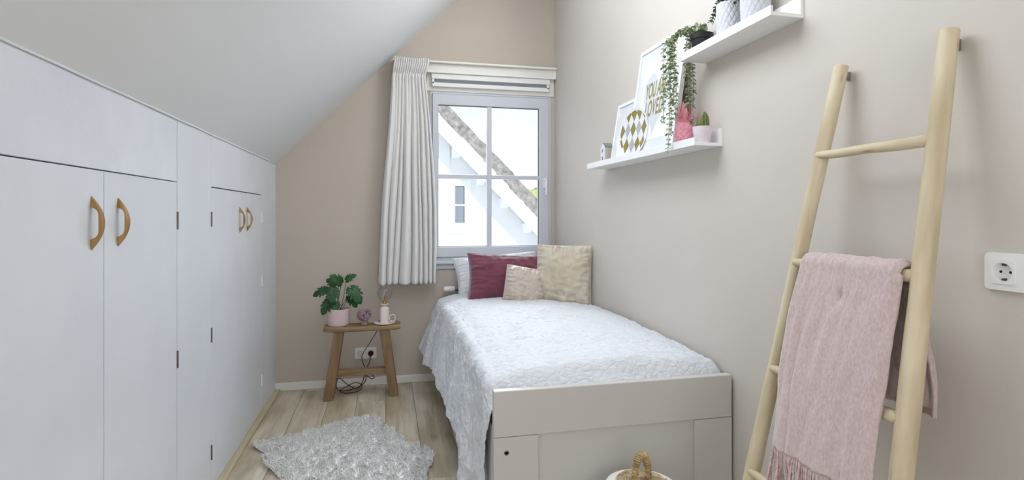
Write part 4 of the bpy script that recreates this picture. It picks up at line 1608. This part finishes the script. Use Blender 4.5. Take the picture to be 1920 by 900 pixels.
def leaf_quad(mb, c0, d, up, ln, wd):
    """small cupped oval leaf, 8 triangles"""
    s = d.cross(up)
    if s.length < 1e-4:
        s = d.orthogonal()
    s.normalize()
    n_ = s.cross(d).normalized()
    k = [c0, c0 + d * ln * 0.3 + s * wd * 0.85 + n_ * wd * 0.2, c0 + d * ln * 0.68 + s * wd * 0.9 + n_ * wd * 0.2, c0 + d * ln,
         c0 + d * ln * 0.68 - s * wd * 0.9 + n_ * wd * 0.2, c0 + d * ln * 0.3 - s * wd * 0.85 + n_ * wd * 0.2, c0 + d * ln * 0.5 - n_ * wd * 0.1]
    mb.add(k, [(0, 1, 6), (1, 2, 6), (2, 3, 6), (3, 4, 6), (4, 5, 6), (5, 0, 6)])


def strand(path, parent, rnd, step=0.0155, ln=0.0175, wd=0.0092, m='ivy'):
    pts = smooth_path(path, 10)
    st_ = MB().tube(pts, 0.0011, seg=5).build('trailing_stem', M['stem'], parent, smooth=True)
    mb = MB()
    acc, k = 0.0, 0
    for i in range(1, len(pts)):
        seg_ = (pts[i] - pts[i - 1])
        acc += seg_.length
        while acc > step:
            acc -= step
            k += 1
            p = pts[i]
            t_ = seg_.normalized()
            a0 = k * PI / 2 + rnd.uniform(-0.3, 0.3)
            s1 = t_.orthogonal().normalized()
            s2 = t_.cross(s1)
            for sg in (0, PI):
                d = (s1 * math.cos(a0 + sg) + s2 * math.sin(a0 + sg)) + t_ * 0.75
                d.normalize()
                f = rnd.uniform(0.75, 1.15)
                leaf_quad(mb, p, d, -t_ + Vector((rnd.uniform(-.4, .4), rnd.uniform(-.4, .4), 0.3)), ln * f, wd * f)
    o = mb.build('leaves', M[m], st_)
    o['kind'] = 'stuff'
    return st_


rv_ = random.Random(3)
P0 = Vector((1.225, 2.0, S2 + 0.080))
# strands over the lip and the far end of the ledge
for (ex, ey, ez, hx, hy) in ((1.148, 2.105, 1.505, 1.155, 2.09), (1.150, 2.150, 1.640, 1.150, 2.13), (1.145, 2.07, 1.585, 1.150, 2.075), (1.150, 2.045, 1.64, 1.155, 2.05),
                             (1.152, 2.125, 1.745, 1.158, 2.11), (1.16, 2.085, 1.72, 1.16, 2.08), (1.235, 2.075, 1.62, 1.235, 2.072), (1.215, 2.06, 1.70, 1.215, 2.066),
                             (1.25, 2.082, 1.70, 1.25, 2.075), (1.152, 2.06, 1.80, 1.155, 2.06)):
    strand([P0 + Vector((rv_.uniform(-.01, .01), rv_.uniform(-.01, .01), -0.008)), Vector((0.6 * P0.x + 0.4 * hx, 0.5 * P0.y + 0.5 * hy, S2 + 0.115 + rv_.uniform(-.01, .01))),
            Vector((hx, hy, S2 + 0.085)), Vector((hx - 0.004, hy + 0.004, S2 + 0.01)), Vector(((hx + ex) / 2 + rv_.uniform(-.006, .006), (hy + ey) / 2, (S2 + ez) / 2)), Vector((ex, ey, ez))], vn, rv_)
for k in range(14):
    a = rv_.uniform(0, 2 * PI)
    e_ = P0 + Vector((0.035 * math.cos(a), 0.045 * math.sin(a), rv_.uniform(0.01, 0.035)))
    strand([P0 + Vector((0, 0, -0.01)), (P0 + e_) / 2 + Vector((0, 0, 0.02)), e_], vn, rv_, step=0.010)


def quilted_pot(yc, r, h, label, bushy):
    root = thing('potted_plant', label, 'plant', (1.2315, yc, S2))
    b = MB()
    nu, nv = 120, 40

    def fn(u, v):
        a = 2 * PI * u
        z = h * v
        rr = r * (0.90 + 0.10 * math.sin(PI * min(1, v * 1.1) * 0.6) + 0.0)
        if v < 0.04:
            rr -= 0.004 * (1 - v / 0.04)
        g = min(abs(math.sin(8 * a + v * 5 * PI * 0.8)), abs(math.sin(8 * a - v * 5 * PI * 0.8)))
        rr -= 0.0030 * math.exp(-(g / 0.24) ** 2)
        return (1.2315 + rr * math.cos(a), yc + rr * math.sin(a), S2 + 0.0005 + z)
    b.grid(fn, nu, nv, close_u=True)
    b.add([fn(i / nu, 0) for i in range(nu)], [tuple(range(nu))])
    top_r = [fn(i / nu, 1) for i in range(nu)]
    inn = [(1.2315 + (p[0] - 1.2315) * 0.92, yc + (p[1] - yc) * 0.92, p[2]) for p in top_r]
    inn2 = [(p[0], p[1], p[2] - 0.012) for p in inn]
    vs = top_r + inn + inn2
    fs = [(k * nu + i, k * nu + (i + 1) % nu, (k + 1) * nu + (i + 1) % nu, (k + 1) * nu + i) for k in range(2) for i in range(nu)]
    fs.append(tuple(range(2 * nu, 3 * nu)))
    b.add(vs, fs)
    b.build('pot', M['pot_grey'], root, smooth=True, angle=50)
    MB().lathe([(0.0, 0.003), (r * 0.9, 0.0)], c=(1.2315, yc, S2 + h - 0.011), seg=24).build('soil', M['soil'], root)
    rnd = random.Random(int(yc * 100))
    for k in range(bushy):
        a = 2 * PI * k / bushy + rnd.uniform(-.2, .2)
        q = rnd.uniform(0.4, 1)
        c0 = Vector((1.2315, yc, S2 + h - 0.01))
        dx, dy = 0.050 * q * math.cos(a), 0.085 * q * math.sin(a)
        e_ = c0 + Vector((dx, dy, rnd.uniform(0.02, 0.09) * (1.5 - q)))
        if k % 5 == 0 and dy > 0:
            e_ = c0 + Vector((-0.03, 0.065 + 0.01 * rnd.random(), -0.03))
        strand([c0, c0 + Vector((dx * 0.4, dy * 0.4, 0.06)), e_], root, rnd, step=0.009, ln=0.016, wd=0.006, m='bush')
    return root


quilted_pot(1.800, 0.0480, 0.135, 'bushy dark green plant in the white diamond-quilted pot next to the black pot', 26)
quilted_pot(1.655, 0.0500, 0.150, 'plant in the nearer white diamond-quilted pot on the upper ledge', 14)

# ------------------------------------------------------------------ ladder
ld = thing('ladder', 'pale peeled-wood decorative ladder leaning on the right wall', 'ladder', (0.887, 1.13, 0))


def log(name, p0, p1, r0, r1, parent, seed, wob=0.006, seg=20, n=40, round_end=0.0):
    p0, p1 = Vector(p0), Vector(p1)
    L = (p1 - p0).length
    mb = MB()
    pts, rs = [], []
    for i in range(n + 1):
        t_ = i / n
        w = wob * math.sin(PI * t_)
        pts.append(Vector((w * nz(t_ * 2.2, seed), w * nz(t_ * 2.2, seed + 9), L * t_)))
        r = r0 + (r1 - r0) * t_
        r *= 1 + 0.05 * nz(t_ * 5, seed + 3) + 0.02 * nz(t_ * 14, seed + 5)
        if round_end:
            dE = min(t_, 1 - t_) * L
            if dE < round_end:
                r *= math.sqrt(max(0.12, 1 - (1 - dE / round_end) ** 2))
        rs.append(r)
    mb.tube(pts, rs, seg=seg)
    mb.v = [tuple(Vector(v) + Vector((0.0008 * nz(v[0] * 60, v[1] * 60, v[2] * 9), 0.0008 * nz(v[1] * 60, v[0] * 60, v[2] * 9 + 4), 0))) for v in [Vector(q) for q in mb.v]]
    o = mb.build(name, M['ladder'], parent, local=True, smooth=True)
    o.location = p0 - root_loc(parent)
    o.rotation_mode = 'QUATERNION'
    o.rotation_quaternion = (p1 - p0).to_track_quat('Z', 'Y')
    b_ = o.modifiers.new('bevel', 'BEVEL')
    b_.width = 0.002
    b_.segments = 2
    b_.limit_method = 'ANGLE'
    b_.angle_limit = R(60)
    return o


log('side_pole', (0.921, 1.421, 0.004), (1.262, 1.321, 1.672), 0.0222, 0.019, ld, 2)
log('side_pole', (0.921, 0.913, 0.004), (1.262, 1.013, 1.672), 0.0242, 0.0212, ld, 6)
def lad(z, far):
    q = 1.670 - z
    return Vector((1.262 - 0.204 * q, (1.321 + 0.06 * q) if far else (1.013 - 0.06 * q), z))
for i, z in enumerate((1.418, 1.114, 0.811, 0.516, 0.215)):
    a, c = lad(z, True), lad(z, False)
    off = Vector((-0.012, 0, 0))
    dv = (a - c).normalized()
    log('rung', c + off + dv * 0.004 , a + off + dv * 0.012, 0.0150 if i else 0.0145, 0.0115, ld, 20 + i, wob=0.010, round_end=0.012, n=26)
for far, z in ((True, 1.645), (False, 1.642)):
    p = lad(z, far)
    b = MB().box(p.x + 0.012, XR - 0.002, p.y - 0.001, p.y + 0.001, z - 0.013, z + 0.013)
    b.box(XR - 0.002, XR - 0.0002, p.y - 0.001, p.y + 0.010, z - 0.013, z + 0.013)
    b.build('wall_hook', M['chrome'], ld, bevel=0.001)

# ------------------------------------------------------------------ throw over the second rung
th = thing('throw_blanket', 'dusty pink fringed wool throw hanging over the second rung of the ladder', 'blanket', (1.09, 1.13, 0.52))
ZR = 1.114
XRr = 1.262 - 0.204 * (1.670 - ZR) - 0.012     # rung axis


def throw(off, y_in_l, y_in_r, name, front_len, back_len, seed):
    rr = 0.020 + off
    arc = PI * rr
    total = back_len + arc + front_len

    def fn(u, v):
        d = v * total
        if d < back_len:                        # rising at the back, hanging straight
            q = (back_len - d)
            x = XRr + rr + 0.03 * ss(0, 0.25, q) * 0 + 0.012 * ss(0.0, 0.3, q)
            z = ZR - q
            t_ = -q
            nxv, nzv = 1, 0
        elif d < back_len + arc:
            a = (d - back_len) / rr
            x = XRr + rr * math.cos(a)
            z = ZR + rr * math.sin(a)
            t_ = 0
            nxv, nzv = math.cos(a), math.sin(a)
        else:
            q = d - back_len - arc
            x = XRr - rr - 0.200 * q - 0.006 * ss(0, 0.3, q)
            z = ZR - 0.98 * q
            t_ = q
            nxv, nzv = -1, -0.2
        # edges in y
        z_ = z
        yl = 1.305 + interp([0, 0.15, 0.3, 0.5], [0.0, 0.012, 0.008, -0.018], t_) - y_in_l
        yr = 1.005 + y_in_r
        if t_ < 0:
            yr = 1.003 - 0.038 * ss(0, 0.28, -t_)
            yl = 1.325
        if t_ > 0:
            yr = 0.998 + interp([0, 0.12, 0.3, 0.5], [0.0, 0.0, -0.004, -0.013], t_) + y_in_r
        y = yl + (yr - yl) * u
        w = ss(0.0, 0.25, abs(t_))
        c = 0.018 * nz(u * 4.0 + seed + t_ * 1.5, t_ * 2.0, 1) * w + 0.008 * (0.2 - abs(nz(u * 5 + t_ * 3, t_ * 2.4, 7))) * w + 0.004 * math.sin(u * 9 + seed + t_ * 1.5) * w
        c += 0.0055 * math.exp(-((u - 0.13 - 0.03 * t_) / 0.03) ** 2) * w - 0.005 * math.exp(-((u - 0.20) / 0.025) ** 2) * w
        c += 0.007 * math.exp(-((u - 0.86 + 0.10 * t_) / 0.03) ** 2) * ss(0.15, 0.5, t_)
        c += 0.004 * nz(u * 12 + t_ * 5, t_ * 7, seed) + 0.002 * nz(u * 30, t_ * 30, seed)
        c -= 0.010 * math.exp(-((u - 0.52) / 0.03) ** 2 - ((t_ - 0.07) / 0.02) ** 2) if t_ > 0 else 0
        # rounded edges
        e0 = min(u, 1 - u)
        c -= 0.010 * (1 - ss(0, 0.05, e0))
        if t_ > 0:
            y -= 0.0
        return (x + nxv * c, y, z + nzv * c)
    o = MB().grid(fn, 90, 170).build(name, M['throw'], th, smooth=True, angle=180)
    s = o.modifiers.new('solid', 'SOLIDIFY')
    s.thickness = 0.008
    s.offset = 0
    return fn


f_out = throw(0.010, 0.0, 0.0, 'folded_cloth', 0.488, 0.309, 2.0)
throw(0.0, 0.010, 0.012, 'inner_fold', 0.475, 0.29, 5.0)
# fringe
rt = random.Random(5)
tm = None
for i in range(54):
    u = (i + 0.5) / 54
    p = Vector(f_out(u, 1.0))
    if tm is None:
        pts = smooth_path([(0, 0, 0.004), (0.001, 0.002, -0.03), (-0.001, -0.002, -0.06), (0.001, 0.001, -0.10)], 8)
        rs = [0.0028 * (1 + 0.22 * math.sin(k * 1.9)) for k in range(len(pts))]
        mb = MB().tube(pts, rs, seg=6)
        for k in range(7):
            a = 2 * PI * k / 7
            mb.tube([(0.001, 0.001, -0.098), (0.004 * math.cos(a), 0.004 * math.sin(a), -0.118), (0.006 * math.cos(a), 0.006 * math.sin(a), -0.132)], 0.0006, seg=4)
        o = mb.build('tassel', M['tassel'], th, local=True, smooth=True)
        tm = o
    else:
        o = tm.copy()
        COL.objects.link(o)
    o.parent = th
    o.location = p - th.location
    o.rotation_euler = (rt.uniform(-.10, .10), rt.uniform(0.05, .22), rt.uniform(0, 6))
    o.scale = (1, 1, rt.uniform(0.9, 1.1))

# ------------------------------------------------------------------ basket in front of the bed
BX, BY = 0.803, 1.640
bk = thing('lidded_basket', 'white round basket with a seagrass spiral lid and looped rope handle before the footboard', 'basket', (BX, BY, 0))
prof = []
b = MB()
for i in range(34):
    z = 0.002 + 0.374 * i / 33
    r = interp([0, 0.08, 0.2, 0.30, 0.35, 0.376], [0.125, 0.150, 0.165, 0.155, 0.132, 0.112], z)
    prof.append((r + (0.003 if i % 2 else 0), z))
b.lathe(prof, c=(BX, BY, 0), seg=72)
b.build('basket_body', M['basketwhite'], bk, smooth=True, angle=180)
ZL = 0.381
b = MB()
b.lathe([(0.0, ZL + 0.004), (0.075, ZL + 0.003), (0.09, ZL + 0.004), (0.105, ZL), (0.112, ZL - 0.006), (0.0, ZL - 0.006)], c=(BX, BY, 0), seg=72)
ldo = b.build('lid', M['basketwhite'], bk, smooth=True)
turns, n = 9, 9 * 34
pts = []
for i in range(n + 1):
    a = 2 * PI * turns * i / n
    r = 0.006 + 0.078 * i / n
    pts.append((BX + r * math.cos(a), BY + r * math.sin(a), ZL + 0.0055 + 0.004 * (1 - (r / 0.09) ** 2)))
MB().tube(pts, [0.0048 * (1 + 0.2 * math.sin(i * 1.7)) for i in range(n + 1)], seg=7).build('spiral_coil', M['seagrass_dark'], ldo, smooth=True)
# arched handle wrapped with grass
arc = []
for i in range(21):
    a = PI * i / 20
    arc.append(Vector((BX - 0.002 + 0.030 * -math.cos(a) * 0.95, BY - 0.010 * math.cos(a), ZL + 0.006 + 0.086 * math.sin(a) ** 0.75)))
hd = MB().tube(arc, 0.0085, seg=10).build('handle', M['seagrass'], bk, smooth=True)
b = MB()
L_ = smooth_path(arc, 6)
for k in range(0, len(L_) - 1, 5):
    p = L_[k]
    d = (L_[min(k + 1, len(L_) - 1)] - L_[max(k - 1, 0)]).normalized()
    d = (d + Vector((0, 0.18, 0.05))).normalized()
    s1 = d.orthogonal().normalized()
    s2 = d.cross(s1)
    rr = 0.0098 * random.uniform(0.92, 1.12)
    b.tube([p + s1 * math.cos(a) * rr + s2 * math.sin(a) * rr for a in np.linspace(0, 2 * PI, 17)], 0.0029, seg=6, caps=False)
o = b.build('grass_binding', M['seagrass'], hd, smooth=True)
o['kind'] = 'stuff'


# ------------------------------------------------------------------ sheepskin rug
def rug():
    out = [(-0.700, 3.190), (-0.60, 3.235), (-0.50, 3.275), (-0.38, 3.335), (-0.26, 3.405), (-0.16, 3.455), (-0.085, 3.465), (-0.045, 3.40),
           (-0.03, 3.335), (0.03, 3.22), (0.085, 3.10), (0.105, 3.00), (0.18, 2.955), (0.225, 2.875), (0.225, 2.78), (0.19, 2.66), (0.17, 2.5), (0.12, 2.36), (0.0, 2.30),
           (-0.15, 2.33), (-0.30, 2.42), (-0.41, 2.58), (-0.48, 2.74), (-0.545, 2.86), (-0.605, 2.97), (-0.585, 3.06), (-0.655, 3.12)]
    root = thing('sheepskin_rug', 'cream shaggy sheepskin rug lying on the wood floor beside the bed', 'rug', (-0.2, 2.9, 0))
    poly = smooth_path([(x, y, 0) for x, y in out + [out[0]]], 5)[:-1]
    P2 = np.array([(p.x, p.y) for p in poly])
    c = np.array([-0.2, 2.9])
    mb = MB()
    n = len(poly)
    vs = [(c[0], c[1], 0.022)]
    for q, z in ((0.5, 0.022), (0.92, 0.018), (0.965, 0.002)):
        vs += [(c[0] + (p[0] - c[0]) * q, c[1] + (p[1] - c[1]) * q, z) for p in P2]
    fs = [(0, 1 + i, 1 + (i + 1) % n) for i in range(n)]
    for k in range(2):
        fs += [(1 + k * n + i, 1 + (k + 1) * n + i, 1 + (k + 1) * n + (i + 1) % n, 1 + k * n + (i + 1) % n) for i in range(n)]
    vs2 = [(c[0], c[1], 0.001)]
    mb.add(vs, fs)
    mb.build('hide', M['fleece'], root, smooth=True)
    # tufts: curved, clumped tapering locks
    rng = np.random.default_rng(4)
    cand = np.column_stack([rng.uniform(P2[:, 0].min(), P2[:, 0].max(), 42000), rng.uniform(P2[:, 1].min(), P2[:, 1].max(), 42000)])
    inside = np.zeros(len(cand), bool)
    x, y = cand[:, 0], cand[:, 1]
    j = n - 1
    for i in range(n):
        xi, yi, xj, yj = P2[i, 0], P2[i, 1], P2[j, 0], P2[j, 1]
        cond = ((yi > y) != (yj > y)) & (x < (xj - xi) * (y - yi) / (yj - yi + 1e-12) + xi)
        inside ^= cond
        j = i
    pts = cand[inside][:30000]
    K = len(pts)
    cl = rng.uniform([-0.75, 2.25], [0.27, 3.5], (1500, 2))
    # lean each tuft towards its nearest clump centre
    idx = np.empty(K, int)
    for s in range(0, K, 2000):
        dd = ((pts[s:s + 2000, None, :] - cl[None]) ** 2).sum(2)
        idx[s:s + 2000] = dd.argmin(1)
    tgt = cl[idx] - pts
    swirl = rng.normal(size=(1500, 2)) * 0.020
    lean = tgt * 0.6 + swirl[idx] * 0.6 + rng.normal(size=(K, 2)) * 0.006
    ll = np.linalg.norm(lean, axis=1, keepdims=True)
    lean *= np.minimum(1.0, 0.020 / np.maximum(ll, 1e-6))
    hgt = rng.uniform(0.014, 0.026, K) * (0.85 + 0.3 * rng.random(1500)[idx])
    segs = 4
    verts = np.zeros((K, segs + 1, 3, 3))
    r0 = rng.uniform(0.0018, 0.0030, K)
    ph = rng.uniform(0, 2 * np.pi, K)
    for s in range(segs + 1):
        t_ = s / segs
        cx_ = pts[:, 0] + lean[:, 0] * t_ ** 1.3 + 0.004 * t_ * np.sin(ph + 5 * t_)
        cy_ = pts[:, 1] + lean[:, 1] * t_ ** 1.3 + 0.004 * t_ * np.cos(ph + 5 * t_)
        cz_ = 0.012 + hgt * np.sin(t_ * 1.75) * 0.95
        rr = r0 * (1 - t_) ** 0.6 + 0.0004
        for k in range(3):
            a = ph + 2 * np.pi * k / 3
            verts[:, s, k, 0] = cx_ + rr * np.cos(a)
            verts[:, s, k, 1] = cy_ + rr * np.sin(a)
            verts[:, s, k, 2] = cz_ + 0.0008 * (k == 0)
    V = verts.reshape(-1, 3) - np.array([-0.2, 2.9, 0])
    base_i = np.arange(K)[:, None] * (segs + 1) * 3
    F = []
    for s in range(segs):
        for k in range(3):
            k2 = (k + 1) % 3
            F.append(np.column_stack([base_i[:, 0] + s * 3 + k, base_i[:, 0] + s * 3 + k2, base_i[:, 0] + (s + 1) * 3 + k2, base_i[:, 0] + (s + 1) * 3 + k]))
    F = np.concatenate(F).astype(np.int32)
    me = bpy.data.meshes.new('fleece')
    me.vertices.add(len(V))
    me.vertices.foreach_set('co', V.ravel())
    me.loops.add(F.size)
    me.loops.foreach_set('vertex_index', F.ravel())
    me.polygons.add(len(F))
    me.polygons.foreach_set('loop_start', np.arange(len(F), dtype=np.int32) * 4)
    me.update()
    me.validate()
    for_smooth = np.ones(len(F), bool)
    me.polygons.foreach_set('use_smooth', for_smooth)
    me.materials.append(M['fleece'])
    o = bpy.data.objects.new('fleece', me)
    COL.objects.link(o)
    o.parent = root
    o['kind'] = 'stuff'


rug()
SC.cycles.max_bounces = 8
SC.cycles.diffuse_bounces = 5
SC.cycles.transparent_max_bounces = 12
